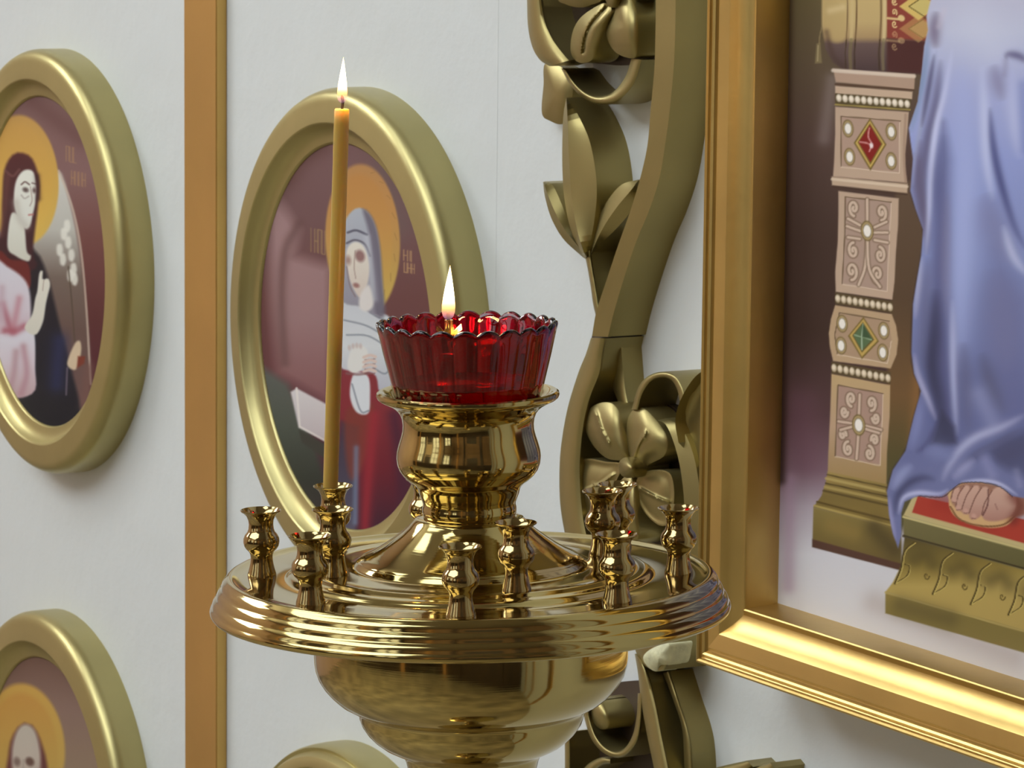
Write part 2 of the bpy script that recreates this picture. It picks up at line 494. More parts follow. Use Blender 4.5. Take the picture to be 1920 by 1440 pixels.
def paint_icon2(cv):
    cv.poly([(400, 150), (950, 150), (950, 1100), (400, 1100)],
            grad([(250, (112, 84, 84)), (420, (104, 76, 76)), (560, (98, 64, 62)), (700, (92, 56, 58)), (850, (72, 40, 50)), (1000, (48, 32, 44))]))
    cv.line([(720, 330), (740, 420)], 26, (100, 84, 82), 0.6, gauss=True)
    # pale rose field at the left with a dark inner edge
    cv.poly([(500, 340), (560, 430), (552, 480), (620, 500), (620, 760), (520, 700), (508, 560)],
            grad([(430, (150, 120, 120)), (600, (142, 112, 112)), (700, (128, 92, 92)), (770, (118, 78, 80))]), 14, 0.9)
    cv.line([(560, 420), (535, 470), (528, 560), (534, 680)], 7, (88, 62, 60), 0.55, gauss=True)
    cv.line([(540, 330), (560, 300), (600, 275)], 16, (92, 62, 58), 0.5, gauss=True)
    cv.poly([(480, 680), (540, 720), (590, 830), (640, 1000), (560, 1000), (500, 830)],
            grad([(680, (88, 88, 84)), (800, (70, 74, 66)), (900, (48, 50, 44)), (1000, (52, 40, 44))]), 8)
    # open book on a slanted desk
    cv.poly([(545, 735), (556, 728), (620, 762), (620, 830), (560, 802)], grad([(730, (190, 184, 184)), (830, (168, 156, 158))]), 2)
    cv.line([(556, 728), (562, 800), (620, 832)], 4, (205, 198, 192), 0.8, smooth=False)
    cv.poly([(560, 806), (620, 838), (620, 868), (566, 830)], (58, 56, 50), 2)
    # nimbus
    cv.ell(680, 450, 70, 142, grad([(300, (165, 122, 78)), (390, (172, 126, 74)), (480, (170, 134, 76)), (600, (182, 158, 80))]), 2, shear=0.12)
    cv.ell(676, 452, 60, 126, grad([(320, (170, 120, 68)), (430, (176, 130, 72)), (560, (178, 148, 76))]), 3, 0.8, shear=0.12)
    for k in range(9):
        a = -1.3 + k * 0.3
        cv.line([(678 + 62 * math.cos(a), 450 + 130 * math.sin(a)), (678 + 66 * math.cos(a + .1), 450 + 136 * math.sin(a + .1))], 1.6, (130, 98, 56), 0.5, smooth=False)
    # dark red robe
    cv.poly([(640, 700), (690, 640), (740, 620), (790, 700), (820, 850), (800, 1010), (640, 1010), (636, 860)],
            grad([(640, (120, 50, 56)), (760, (118, 44, 50)), (880, (96, 32, 42)), (1000, (58, 32, 46))]), 4, smooth=True)
    cv.poly([(640, 790), (672, 800), (668, 1010), (630, 1010), (632, 860)], grad([(780, (60, 48, 62)), (900, (66, 60, 74)), (1000, (80, 76, 92))]), 5)
    cv.poly([(650, 770), (700, 760), (686, 860), (660, 900), (648, 850)], (112, 54, 46), 5, 0.8, smooth=True)
    cv.line([(700, 780), (690, 900), (684, 990)], 8, (138, 40, 50), 0.8, gauss=True)
    cv.line([(740, 780), (752, 880), (760, 980)], 10, (66, 32, 48), 0.8, gauss=True)
    cv.line([(668, 840), (666, 980)], 4, (104, 116, 140), 0.7, gauss=True)
    cv.line([(780, 820), (790, 960)], 14, (44, 32, 46), 0.8, gauss=True)
    # white mantle over shoulders, chest and sleeve
    cv.poly([(640, 575), (662, 556), (700, 580), (735, 600), (748, 660), (735, 720), (712, 735), (700, 700), (640, 690), (630, 640)],
            grad([(560, (176, 178, 184)), (650, (186, 188, 190)), (740, (158, 158, 168))]), 2, smooth=True)
    cv.poly([(664, 700), (690, 706), (694, 745), (690, 775), (668, 772), (656, 740)], (190, 192, 196), 2, smooth=True)
    for l in ([(645, 600), (690, 612), (735, 640)], [(650, 628), (690, 630), (728, 652)], [(668, 560), (700, 590), (738, 606)], [(700, 690), (724, 700), (738, 668)],
              [(660, 720), (676, 770), (692, 770)]):
        cv.line(l, 3.4, (116, 120, 130), 0.75)
    # veil
    cv.poly([(640, 560), (638, 470), (645, 420), (662, 394), (680, 391), (698, 410), (710, 450), (716, 520), (718, 580), (700, 590), (676, 575)],
            grad([(390, (160, 164, 172)), (470, (150, 150, 160)), (590, (128, 124, 134))], 'y'), 2, smooth=True)
    cv.poly([(680, 392), (700, 412), (712, 460), (718, 540), (722, 590), (704, 588), (700, 520), (692, 440)], (98, 92, 104), 4, 0.9, smooth=True)
    cv.line([(652, 436), (668, 432), (688, 440)], 4.5, (84, 82, 94), 0.9)
    cv.line([(650, 456), (666, 450), (684, 458), (694, 480)], 4, (84, 80, 90), 0.8)
    cv.line([(688, 445), (696, 500), (702, 560)], 5, (176, 178, 186), 0.5, gauss=True)
    # face in three quarter view
    cv.poly([(650, 470), (664, 454), (682, 462), (692, 495), (690, 528), (682, 552), (674, 558), (662, 540), (652, 510)],
            grad([(450, (204, 198, 186)), (560, (186, 172, 162))]), 2, smooth=True)
    cv.ell(675, 480, 9, 11, (126, 92, 90), 3, 0.9)
    cv.ell(653, 488, 5, 8, (130, 98, 92), 3, 0.7)
    cv.line([(666, 470), (664, 500), (667, 522)], 2.4, (150, 128, 118), 0.7)
    cv.ell(668, 535, 6, 4.5, (128, 84, 80), 2, 0.8)
    cv.line([(650, 500), (656, 535), (666, 556)], 3, (120, 104, 106), 0.7)
    cv.poly([(676, 552), (692, 535), (700, 570), (688, 584), (674, 576)], (196, 190, 186), 3, smooth=True)
    # folded hands
    cv.poly([(654, 668), (664, 650), (680, 648), (690, 664), (680, 690), (664, 700), (652, 690)], (196, 194, 190), 2, smooth=True)
    for k in range(4):
        cv.line([(682, 670 + k * 9), (694, 666 + k * 9), (704, 669 + k * 9)], 5.5, (192, 170, 160), 0.95)
        cv.line([(684, 674.5 + k * 9), (703, 673 + k * 9)], 2, (118, 84, 84), 0.8, smooth=False)
    for k in range(4):
        cv.ell(655 + k * 7, 648 + (k - 2) ** 2, 3, 5, (176, 160, 156), 1.5, 0.8)
    cv.line([(650, 700), (670, 702), (690, 700)], 5, (116, 84, 84), 0.7)
    letters(cv, 583, 428, 4, (156, 128, 84), 44, 0.55)
    letters(cv, 757, 468, 3, (170, 134, 96), 20, 0.75)
    letters(cv, 758, 492, 3, (170, 134, 96), 18, 0.75)

def paint_icon1(cv):
    cv.poly([(-300, 100), (320, 100), (320, 900), (-300, 900)],
            grad([(180, (112, 84, 82)), (330, (120, 90, 88)), (450, (104, 66, 62)), (600, (82, 44, 44)), (760, (70, 32, 42))]))
    cv.line([(60, 190), (150, 260)], 12, (96, 66, 64), 0.6, gauss=True)
    # pale wings / mandorla behind with a light edge
    cv.poly([(-60, 480), (60, 330), (108, 318), (130, 375), (148, 460), (160, 560), (170, 700), (150, 800), (60, 820)],
            grad([(330, (186, 184, 178)), (430, (168, 166, 158)), (520, (104, 90, 82)), (620, (92, 72, 66)), (760, (96, 72, 70))]), 4, smooth=True)
    cv.line([(110, 320), (136, 390), (152, 470), (162, 580), (170, 720)], 4, (184, 168, 152), 0.7)
    # nimbus
    cv.ell(40, 338, 70, 122, grad([(210, (174, 134, 76)), (330, (186, 148, 74)), (460, (194, 162, 80))]), 2, shear=0.12)
    cv.ell(38, 340, 60, 108, grad([(230, (180, 138, 74)), (350, (190, 150, 72)), (460, (196, 164, 80))]), 3, 0.7, shear=0.12)
    # dark mantle
    cv.poly([(-80, 560), (20, 460), (66, 470), (90, 520), (112, 610), (130, 680), (150, 800), (60, 830), (-80, 830)],
            grad([(470, (40, 34, 38)), (650, (30, 30, 38)), (800, (26, 27, 34))]), 4, smooth=True)
    cv.line([(112, 640), (106, 720)], 12, (38, 44, 78), 0.7, gauss=True)
    # neck, hair, face
    cv.poly([(-40, 520), (0, 440), (4, 380), (8, 320), (24, 290), (44, 287), (62, 300), (74, 340), (72, 380), (62, 470), (70, 500), (40, 510), (10, 480)],
            grad([(285, (80, 44, 44)), (370, (70, 42, 44)), (500, (58, 34, 38))]), 3, smooth=True)
    cv.poly([(22, 400), (44, 420), (50, 470), (58, 480), (52, 490), (30, 480), (14, 462)], grad([(400, (200, 200, 190)), (490, (184, 182, 170))]), 2, smooth=True)
    cv.poly([(30, 340), (44, 320), (62, 322), (68, 350), (66, 380), (62, 400), (56, 424), (46, 428), (32, 405), (26, 375)],
            grad([(320, (206, 206, 196)), (430, (196, 196, 188))]), 2, smooth=True)
    cv.ell(48, 356, 5.5, 4.5, (70, 52, 50), 2.2, 0.85)
    cv.line([(40, 346), (47, 341), (55, 346)], 3.2, (92, 66, 62), 0.8)
    cv.line([(40, 366), (46, 372), (54, 368)], 3, (150, 140, 132), 0.6)
    cv.ell(64, 357, 3, 4.5, (78, 52, 52), 2, 0.85)
    cv.line([(60, 343), (67, 345)], 2.8, (92, 66, 62), 0.7, smooth=False)
    cv.line([(30, 380), (36, 408), (48, 424)], 6, (166, 160, 150), 0.5, gauss=True)
    cv.line([(14, 330), (10, 380), (2, 440)], 4, (104, 66, 60), 0.5, gauss=True)
    cv.line([(70, 330), (72, 372)], 4, (52, 30, 32), 0.6, gauss=True)
    cv.line([(57, 350), (60, 375), (56, 386)], 2.2, (150, 130, 122), 0.7)
    cv.line([(54, 403), (62, 402)], 3.4, (166, 100, 96), 0.8, smooth=False)
    cv.line([(10, 320), (24, 330), (36, 318)], 5, (112, 76, 72), 0.6)
    # red collar and white and rose robe
    cv.poly([(0, 470), (20, 486), (52, 494), (56, 540), (30, 530), (0, 500)], (96, 40, 38), 2, smooth=True)
    cv.poly([(-120, 560), (-20, 490), (14, 500), (50, 530), (58, 580), (52, 620), (20, 640), (-40, 650), (-120, 640)],
            grad([(490, (190, 188, 196)), (580, (186, 176, 184)), (640, (176, 150, 158))]), 3, smooth=True)
    cv.poly([(-120, 620), (-10, 628), (46, 612), (64, 625), (66, 690), (64, 735), (20, 748), (-40, 746), (-120, 720)],
            grad([(610, (192, 192, 200)), (680, (188, 176, 184)), (740, (172, 146, 150))]), 2, smooth=True)
    for l, c in (([(4, 570), (14, 600), (24, 622)], (148, 84, 96)), ([(36, 560), (30, 590), (24, 620)], (168, 120, 130)), ([(10, 620), (30, 620), (46, 612)], (150, 80, 92)),
                 ([(30, 660), (26, 700), (16, 740)], (160, 128, 134)), ([(44, 650), (50, 700), (40, 738)], (160, 122, 130)), ([(4, 540), (2, 600)], (172, 150, 160))):
        cv.line(l, 5, c, 0.75, gauss=True)
    # blessing hand
    cv.poly([(46, 615), (60, 590), (66, 560), (70, 545), (74, 512), (80, 508), (80, 524), (90, 522), (94, 534), (90, 552), (86, 570), (80, 605), (66, 628)],
            grad([(505, (200, 196, 184)), (620, (188, 184, 172))]), 1.6, smooth=True)
    cv.line([(82, 526), (80, 545)], 1.6, (140, 116, 104), 0.7, smooth=False)
    # lily stem and blossoms
    for x, y in ((112, 470), (118, 488), (128, 456), (134, 480), (138, 506), (132, 518), (140, 525), (120, 440), (126, 425)):
        cv.poly([(x - 5, y - 10), (x + 3, y - 12), (x + 6, y), (x + 2, y + 10), (x - 5, y + 6)], (206, 204, 194), 2.5, 0.85, smooth=True)
    cv.line([(128, 500), (134, 560), (140, 640)], 3, (74, 62, 50), 0.7)
    # lower hand with a small scroll
    cv.poly([(126, 680), (140, 645), (150, 640), (152, 660), (144, 690), (134, 692)], (186, 166, 140), 2, smooth=True)
    cv.poly([(146, 668), (160, 668), (158, 682), (144, 690)], (110, 52, 40), 2)
    cv.line([(126, 690), (124, 740)], 3.5, (104, 92, 104), 0.7)
    cv.line([(166, 690), (160, 760)], 8, (104, 74, 68), 0.7, gauss=True)
    letters(cv, 124, 274, 3, (160, 124, 88), 28, 0.6)
    letters(cv, 134, 320, 4, (160, 124, 88), 26, 0.6)

def paint_icon3(cv):
    cv.poly([(-300, 1100), (320, 1100), (320, 2000), (-300, 2000)],
            grad([(1240, (104, 78, 68)), (1330, (122, 98, 88)), (1440, (128, 108, 90)), (1700, (80, 50, 46))]))
    cv.ell(46, 1400, 76, 118, grad([(1280, (178, 140, 70)), (1440, (170, 140, 74)), (1500, (160, 130, 70))]), 3, shear=0.14)
    cv.ell(44, 1404, 64, 104, grad([(1290, (172, 122, 60)), (1440, (166, 136, 70))]), 4, 0.7, shear=0.14)
    cv.poly([(-40, 1700), (10, 1450), (20, 1390), (40, 1358), (62, 1362), (80, 1400), (92, 1460), (120, 1700)], (92, 54, 52), 4, smooth=True)
    cv.poly([(22, 1420), (30, 1375), (46, 1358), (64, 1368), (74, 1400), (76, 1440), (70, 1500), (50, 1530), (30, 1500)],
            grad([(1350, (168, 160, 148)), (1420, (170, 158, 146)), (1500, (150, 130, 118))]), 4, smooth=True)
    cv.ell(56, 1428, 8, 8, (82, 58, 50), 3, 0.85)
    cv.ell(32, 1428, 6, 8, (96, 74, 66), 3, 0.7)
    cv.line([(44, 1425), (42, 1470)], 4, (150, 138, 128), 0.7)
    cv.poly([(-80, 1700), (0, 1560), (90, 1560), (160, 1700)], (70, 60, 90), 6)

def paint_icon4(cv):
    cv.poly([(300, 1300), (1200, 1300), (1200, 2500), (300, 2500)], (92, 64, 62))
    cv.ell(640, 1720, 70, 130, (176, 136, 72), 3)
    cv.poly([(560, 2200), (590, 1880), (630, 1800), (670, 1800), (720, 1900), (760, 2200)], (70, 74, 110), 4, smooth=True)
    cv.ell(642, 1740, 34, 80, (84, 54, 44), 3)
    cv.ell(644, 1756, 24, 60, (190, 166, 142), 3)

round_icon(X2, Z1, 'round icon of a white veiled woman with folded hands, behind the candle', paint_icon2)
round_icon(X1, Z1, 'round icon of a long haired saint raising one hand, at the left edge', paint_icon1)
round_icon(X1, Z3, 'round icon of a bald saint with yellow nimbus, in the lower left corner', paint_icon3)
round_icon(X2, Z3, 'round icon with only its gold rim in view, below the candle stand bowl', paint_icon4, PROFILE4, 0.002, 0.0015)

# ================================================================== LARGE FRAMED ICON
HB = 0.030                                   # painted panel stands this far in front of the wall
FX0 = W(1463, 900, HB)[0]                    # left edge of the painted field
FZ0 = W(1720, 1213, HB)[2]                   # bottom edge
FX1, FZ1 = FX0 + 0.50, FZ0 + 0.64
FP = [(a / 1000, HB + b / 1000) for a, b in
      ((-4, -1), (0, 0), (1.7, 20.6), (2.0, 21.8), (2.7, 22.4), (3.3, 22.2), (5.4, 20.4), (6.6, 19.8), (8.0, 20.0), (11, 21.2), (14, 23.0), (17, 25.4), (19.3, 27.9), (19.9, 28.4), (20.8, 28.6), (29.4, 29.6), (30.2, 29.3), (31.2, 27.8),
       (32.2, 28.0), (33.2, 29.8), (34.4, 30.6), (35.6, 30.0), (36.4, 28.8), (37.2, 29.4), (37.8, 31.0), (38.8, 32.0), (40.0, 31.4), (41.0, 29.0))] + [(.041, .004), (-.004, .004)]
big = empty('framed_icon', ((FX0 + FX1) / 2, -0.004, FZ0 - 0.041))
tag(big, 'large gold framed painting of a blue robed figure beside a jewelled throne leg', 'painting')
def rail(side):
    bm = bmesh.new()
    n = 2
    rows = []
    for s in (0, 1):
        row = []
        for w, h in FP:
            if side == 'left':
                p = (FX0 - w, -h, (FZ0 - w) if s == 0 else (FZ1 + w))
            elif side == 'right':
                p = (FX1 + w, -h, (FZ0 - w) if s == 0 else (FZ1 + w))
            elif side == 'bottom':
                p = ((FX0 - w) if s == 0 else (FX1 + w), -h, FZ0 - w)
            else:
                p = ((FX0 - w) if s == 0 else (FX1 + w), -h, FZ1 + w)
            row.append(bm.verts.new(p))
        rows.append(row)
    k = len(FP)
    for i in range(k):
        bm.faces.new([rows[0][i], rows[0][(i + 1) % k], rows[1][(i + 1) % k], rows[1][i]])
    o = mesh_obj('frame_rail', bm, M_FRAME, big, sharp=0.35)
    o.matrix_parent_inverse = Matrix.Translation(-Vector(big.location))
for sd in ('left', 'bottom', 'right', 'top'):
    rail(sd)

def paint_big(cv):
    cv.poly([(1000, -2500), (4000, -2500), (4000, 3000), (1000, 3000)],
            grad([(-400, (110, 95, 60)), (0, (96, 84, 58)), (120, (90, 76, 60)), (260, (82, 64, 58)), (450, (66, 50, 44)), (620, (62, 46, 40)), (780, (78, 56, 58)), (880, (112, 88, 98)),
                  (950, (158, 146, 156)), (1040, (192, 190, 196)), (1130, (196, 194, 198)), (1250, (192, 188, 190))]))
    cv.line([(1560, 150), (1545, 260)], 10, (132, 118, 116), 0.5, gauss=True)
    cv.line([(1500, 760), (1510, 860)], 26, (104, 72, 84), 0.5, gauss=True)
    cv.line([(1480, 900), (1478, 1100)], 10, (150, 120, 140), 0.5, gauss=True)
    cv.line([(1476, 0), (1464, 900)], 7, (40, 26, 20), 0.7, gauss=True)
    cv.line([(1640, 1130), (1900, 1230)], 18, (172, 162, 160), 0.7, gauss=True)
    # space between throne leg and robe
    cv.poly([(1680, 340), (1740, 340), (1740, 880), (1690, 1000), (1655, 900)], grad([(340, (92, 74, 60)), (560, (84, 66, 50)), (740, (106, 80, 52)), (860, (82, 74, 46)), (960, (84, 78, 52))]), 4)
    cv.line([(1722, 690), (1712, 830)], 8, (128, 92, 56), 0.7, gauss=True)
    # bolster
    bol = [(1552, -120), (1541, 0), (1541, 50), (1548, 92), (1562, 116), (1582, 132), (1660, 136), (1740, 140), (1760, -120)]
    cv.poly(bol, grad([(-100, (190, 165, 110)), (40, (180, 156, 108)), (70, (160, 134, 96)), (82, (98, 80, 76)), (132, (74, 58, 58))]), 2)
    cv.poly([(1548, 0), (1575, 8), (1586, 40), (1584, 74), (1560, 78), (1545, 50)], (176, 152, 104), 4, 0.8, smooth=True)
    cv.line([(1556, 20), (1580, 14)], 5, (206, 186, 140), 0.6, gauss=True)
    cv.line([(1550, 60), (1562, 104), (1584, 128)], 4, (74, 56, 48), 0.5, gauss=True)
    for xs, wd, c in ((1588, 2.6, (108, 84, 58)), (1605, 2.8, (96, 72, 48)), (1651, 3.4, (104, 80, 54)), (1597, 7, (190, 168, 120)), (1658, 6, (196, 176, 132))):
        cv.line([(xs, -100), (xs + 1, 20), (xs - 1, 75)], wd, c, 0.85)
        cv.line([(xs - 1, 75), (xs - 3, 100), (xs - 2, 130)], wd, tuple(v * 0.6 for v in c), 0.7)
    cv.poly([(1663, -100), (1750, -100), (1750, 78), (1663, 72)], (130, 62, 52), 1.5)
    cv.poly([(1663, 72), (1750, 78), (1750, 140), (1663, 134)], (74, 44, 42), 3)
    for y0 in (-80, -38, 4, 46):
        cv.poly([(1681, y0 + 6), (1716, y0 - 20), (1752, y0 + 6), (1716, y0 + 34)] if False else [(1686, y0 + 8), (1722, y0 - 18), (1760, y0 + 8), (1722, y0 + 34)], (200, 172, 100), 1.2, 1 if y0 < 46 else .45)
        cv.poly([(1703, y0 + 8), (1728, y0 - 9), (1760, y0 + 8), (1728, y0 + 26)], (190, 172, 106), 1.2, 1 if y0 < 46 else .45)
        cv.line([(1750, y0 - 22), (1704, y0 + 8), (1750, y0 + 38)], 2.2, (96, 78, 36), 0.8 if y0 < 46 else .4, smooth=False)
        yy = y0 + 30
        if -60 < yy < 110:
            al = 1 if yy < 60 else 0.45
            cv.ell(1690, yy, 6.5, 6, (206, 178, 126), 1, al)
            cv.line([(1664, yy), (1686, yy + 2)], 4, (206, 178, 126), al, smooth=False)
            for d in (-1, 1):
                cv.line(spiral(1677, yy + d * 11, 7, 1.2, 0.6, d, 0.7), 2.6, (206, 178, 126), al)
    # tassel
    cv.poly([(1531, 82), (1538, 80), (1541, 118), (1528, 119)], (122, 108, 78), 1.5)
    cv.line([(1534, 86), (1533, 114)], 2.5, (168, 152, 116), 0.8, smooth=False)
    cv.line([(1541, 50), (1537, 68), (1536, 82)], 2.4, (128, 112, 80), 0.9)
    # ---- jewelled throne leg
    TAN, TAN2, DK, LT = (176, 152, 132), (164, 138, 122), (92, 74, 54), (206, 188, 168)
    def leg(pts, col, soft=1.2):
        cv.poly(pts, col, soft)
    leg([(1562, 129), (1716, 139), (1714, 168), (1567, 154)], (166, 140, 122))
    cv.line([(1562, 132), (1714, 143)], 7, (204, 188, 172), 0.9, smooth=False)
    cv.line([(1567, 158), (1713, 169)], 4, (84, 62, 48), 0.9, smooth=False)
    leg([(1566, 161), (1711, 172), (1710, 186), (1566, 175)], (184, 160, 138))
    leg([(1566, 175), (1708, 186), (1706, 208), (1566, 197)], (82, 70, 46))
    cv.line([(1566, 196), (1706, 206)], 3, (150, 132, 76), 0.9, smooth=False)
    for k in range(12):
        t = k / 11
        cv.ell(1573 + t * 128, 184 + t * 11, 5.2, 7, (190, 176, 156), 1.2)
        cv.ell(1572.5 + t * 128, 182.5 + t * 11, 3.6, 4.6, (224, 214, 198), 1.6)
    leg([(1566, 200), (1704, 210), (1701, 250), (1697, 290), (1698, 320), (1701, 343), (1562, 331), (1564, 300), (1566, 250)], TAN)
    cv.line([(1698, 215), (1695, 290), (1698, 340)], 5, (150, 124, 106), 0.6)
    leg([(1577, 218), (1688, 227), (1686, 324), (1577, 312)], TAN2)
    cv.line([(1577, 312), (1577, 218), (1688, 227)], 2.2, DK, 0.8, smooth=False)
    cv.line([(1577, 313), (1686, 325), (1687, 230)], 2, LT, 0.7, smooth=False)
    def cab(x, y, r=1.0):
        cv.ell(x, y, 10.5 * r, 16.5 * r, (104, 88, 54), 1)
        cv.ell(x, y, 9 * r, 14.4 * r, (168, 146, 104), 1)
        cv.ell(x, y, 7.2 * r, 11.4 * r, (96, 82, 58), 1)
        cv.ell(x, y, 6.2 * r, 10 * r, (222, 216, 208), 1.2)
    for x, y in ((1590, 241), (1671, 247), (1593, 294), (1671, 302)):
        cab(x, y)
    leg([(1631, 222), (1662, 271), (1632, 320), (1601, 268)], (104, 86, 44))
    leg([(1631, 226), (1659, 271), (1632, 315), (1604, 268)], (186, 158, 88))
    leg([(1631, 231), (1655, 270), (1632, 309), (1608, 267)], (112, 92, 46))
    leg([(1631, 234), (1652, 270), (1632, 304), (1610, 267)], (122, 36, 32))
    for l in ([(1630, 240), (1628, 256), (1634, 270), (1630, 284)], [(1612, 266), (1624, 268), (1634, 272)]):
        cv.line(l, 3, (206, 150, 146), 0.75)
    cv.ell(1634, 273, 3.4, 5, (222, 206, 206), 1.5)
    leg([(1559, 331), (1702, 345), (1701, 362), (1560, 347)], (178, 154, 132))
    cv.line([(1560, 336), (1701, 350)], 5, (206, 188, 166), 0.8, smooth=False)
    cv.line([(1562, 350), (1700, 365)], 3, (70, 52, 42), 0.8, smooth=False)
    # shaft with scrolls
    sh1 = [(1572, 358), (1685, 372), (1684, 420), (1680, 470), (1677, 530), (1673, 562), (1567, 547), (1566, 510), (1571, 450), (1572, 400)]
    leg(sh1, TAN)
    leg([(1585, 369), (1671, 379), (1668, 440), (1663, 546), (1579, 532), (1584, 440)], (160, 136, 122))
    cv.line([(1579, 532), (1584, 440), (1585, 369), (1671, 379)], 2.2, DK, 0.8, smooth=False)
    cv.line([(1580, 533), (1663, 546), (1668, 440), (1671, 381)], 2, LT, 0.6, smooth=False)
    def scroll(cx, cy, r, a0, d, turns=1.35):
        p = spiral(cx, cy, r, turns, a0, d)
        cv.line(p, 9.0, (98, 78, 60), 0.85)
        cv.line(p, 5.6, (190, 168, 150), 1.0)
    for cx, cy, r, a0, d in ((1601, 390, 15, 1.6, 1), (1653, 398, 15, 1.6, -1), (1600, 470, 15, -1.6, -1), (1650, 478, 15, -1.6, 1), (1597, 508, 17, 1.6, -1), (1645, 514, 17, 1.6, 1)):
        scroll(cx, cy, r, a0, d)
    for l in ([(1626, 374), (1626, 425)], [(1626, 445), (1622, 500), (1610, 534)], [(1626, 445), (1630, 505), (1650, 538)], [(1588, 424), (1604, 430), (1616, 434)], [(1664, 436), (1648, 436), (1636, 436)],
              [(1590, 410), (1612, 422)], [(1662, 416), (1640, 426)], [(1590, 445), (1612, 448)], [(1664, 455), (1640, 450)]):
        cv.line(l, 8.0, (98, 78, 60), 0.8)
        cv.line(l, 5.0, (190, 168, 150), 1.0)
    cab(1626, 433, 1.15)
    def pearls(xa, ya, xb, yb, n):
        leg([(xa - 5, ya - 12), (xb + 5, yb - 11), (xb + 5, yb + 11), (xa - 5, ya + 10)], (84, 70, 48))
        for k in range(n):
            t = k / (n - 1)
            cv.ell(xa + t * (xb - xa), ya + t * (yb - ya), 5, 7.2, (176, 158, 132), 1.2)
            cv.ell(xa - .6 + t * (xb - xa), ya - 1.5 + t * (yb - ya), 3.5, 4.8, (214, 200, 178), 1.6)
    pearls(1571, 560, 1669, 576, 10)
    leg([(1566, 572), (1672, 589), (1680, 610), (1684, 637), (1681, 665), (1670, 691), (1562, 677), (1556, 650), (1554, 625), (1558, 598)], (172, 146, 116))
    leg([(1574, 586), (1667, 602), (1672, 640), (1664, 680), (1570, 663), (1565, 628)], (160, 134, 110))
    cv.line([(1570, 663), (1565, 628), (1574, 586), (1667, 602)], 2.2, DK, 0.8, smooth=False)
    cv.line([(1570, 665), (1664, 681), (1671, 640)], 2, LT, 0.6, smooth=False)
    for x, y in ((1579, 607), (1657, 620), (1577, 648), (1655, 661)):
        cab(x, y)
    leg([(1619, 594), (1648, 640), (1616, 673), (1590, 630)], (110, 92, 48))
    leg([(1619, 598), (1645, 639), (1616, 669), (1593, 629)], (176, 148, 84))
    leg([(1618, 604), (1639, 637), (1616, 661), (1598, 629)], (96, 84, 48))
    leg([(1618, 607), (1636, 636), (1616, 657), (1600, 629)], (84, 102, 72))
    cv.line([(1618, 608), (1616, 632), (1616, 656)], 2.4, (170, 188, 164), 0.7)
    cv.line([(1602, 628), (1616, 632), (1634, 637)], 2.4, (150, 170, 140), 0.7)
    leg([(1618, 608), (1634, 635), (1617, 632)], (64, 82, 58))
    pearls(1564, 690, 1665, 709, 10)
    leg([(1559, 701), (1669, 722), (1668, 780), (1663, 850), (1662, 910), (1552, 890), (1553, 850), (1556, 790)], grad([(700, (176, 150, 110)), (800, (172, 144, 118)), (900, (150, 124, 84))]))
    leg([(1571, 722), (1656, 738), (1650, 872), (1566, 855)], (158, 130, 116))
    cv.line([(1566, 855), (1571, 722), (1656, 738)], 2.2, DK, 0.8, smooth=False)
    cv.line([(1566, 856), (1650, 873), (1656, 740)], 2, LT, 0.6, smooth=False)
    for cx, cy, r, a0, d in ((1596, 748, 14, 1.6, 1), (1634, 756, 14, 1.6, -1), (1583, 772, 11, 0, 1), (1642, 784, 11, 3, -1), (1590, 842, 14, -1.6, -1), (1630, 850, 14, -1.6, 1), (1580, 815, 11, 0, -1), (1640, 825, 11, 3, 1)):
        scroll(cx, cy, r, a0, d)
    for l in ([(1612, 740), (1610, 785)], [(1610, 808), (1606, 860)], [(1572, 790), (1598, 794)], [(1622, 798), (1652, 806)], [(1576, 806), (1598, 800)], [(1622, 804), (1648, 812)]):
        cv.line(l, 8.0, (98, 78, 60), 0.8)
        cv.line(l, 5.0, (188, 164, 146), 1.0)
    cab(1610, 797, 1.2)
    # base mouldings and plinth
    leg([(1552, 884), (1664, 908), (1668, 945), (1672, 990), (1525, 951), (1540, 930), (1548, 905)], grad([(884, (150, 128, 76)), (930, (116, 98, 56)), (990, (124, 104, 56))]))
    for a, b, c, d, w_, col in ((1551, 890, 1664, 914, 3, (84, 70, 40)), (1549, 897, 1664, 922, 5, (168, 148, 92)), (1548, 906, 1665, 931, 3, (78, 64, 36)), (1547, 913, 1666, 939, 5, (160, 140, 84)),
                                (1544, 920, 1667, 948, 4, (82, 68, 38)), (1532, 941, 1670, 976, 4, (84, 68, 36)), (1527, 948, 1671, 985, 4, (166, 146, 86))):
        cv.line([(a, b), (c, d)], w_, col, 0.85, smooth=False)
    leg([(1525, 951), (1672, 989), (1690, 1000), (1690, 1068), (1523, 1025)], grad([(950, (128, 112, 66)), (1000, (112, 96, 54)), (1060, (100, 84, 50))]))
    cv.line([(1640, 990), (1676, 1030)], 14, (66, 56, 36), 0.6, gauss=True)
    cv.line([(1560, 985), (1600, 1000)], 12, (134, 112, 62), 0.6, gauss=True)
    leg([(1523, 1011), (1690, 1057), (1690, 1070), (1523, 1026)], (82, 58, 48))
    # ---- footstool
    leg([(1694, 966), (1712, 930), (2400, 1090), (2400, 1180)], (178, 162, 116))
    leg([(1710, 961), (1721, 930), (2400, 1080), (2400, 1150)], (158, 60, 48))
    cv.line([(1760, 940), (1860, 975)], 14, (140, 48, 40), 0.5, gauss=True)
    leg([(1694, 967), (2400, 1157), (2400, 1200), (1694, 1006)], grad([(965, (110, 102, 68)), (1060, (92, 86, 54))]))
    cv.line([(1694, 969), (2400, 1159)], 4.5, (188, 174, 122), 0.9, smooth=False)
    cv.line([(1694, 1005), (2400, 1197)], 5, (56, 48, 32), 0.8, smooth=False)
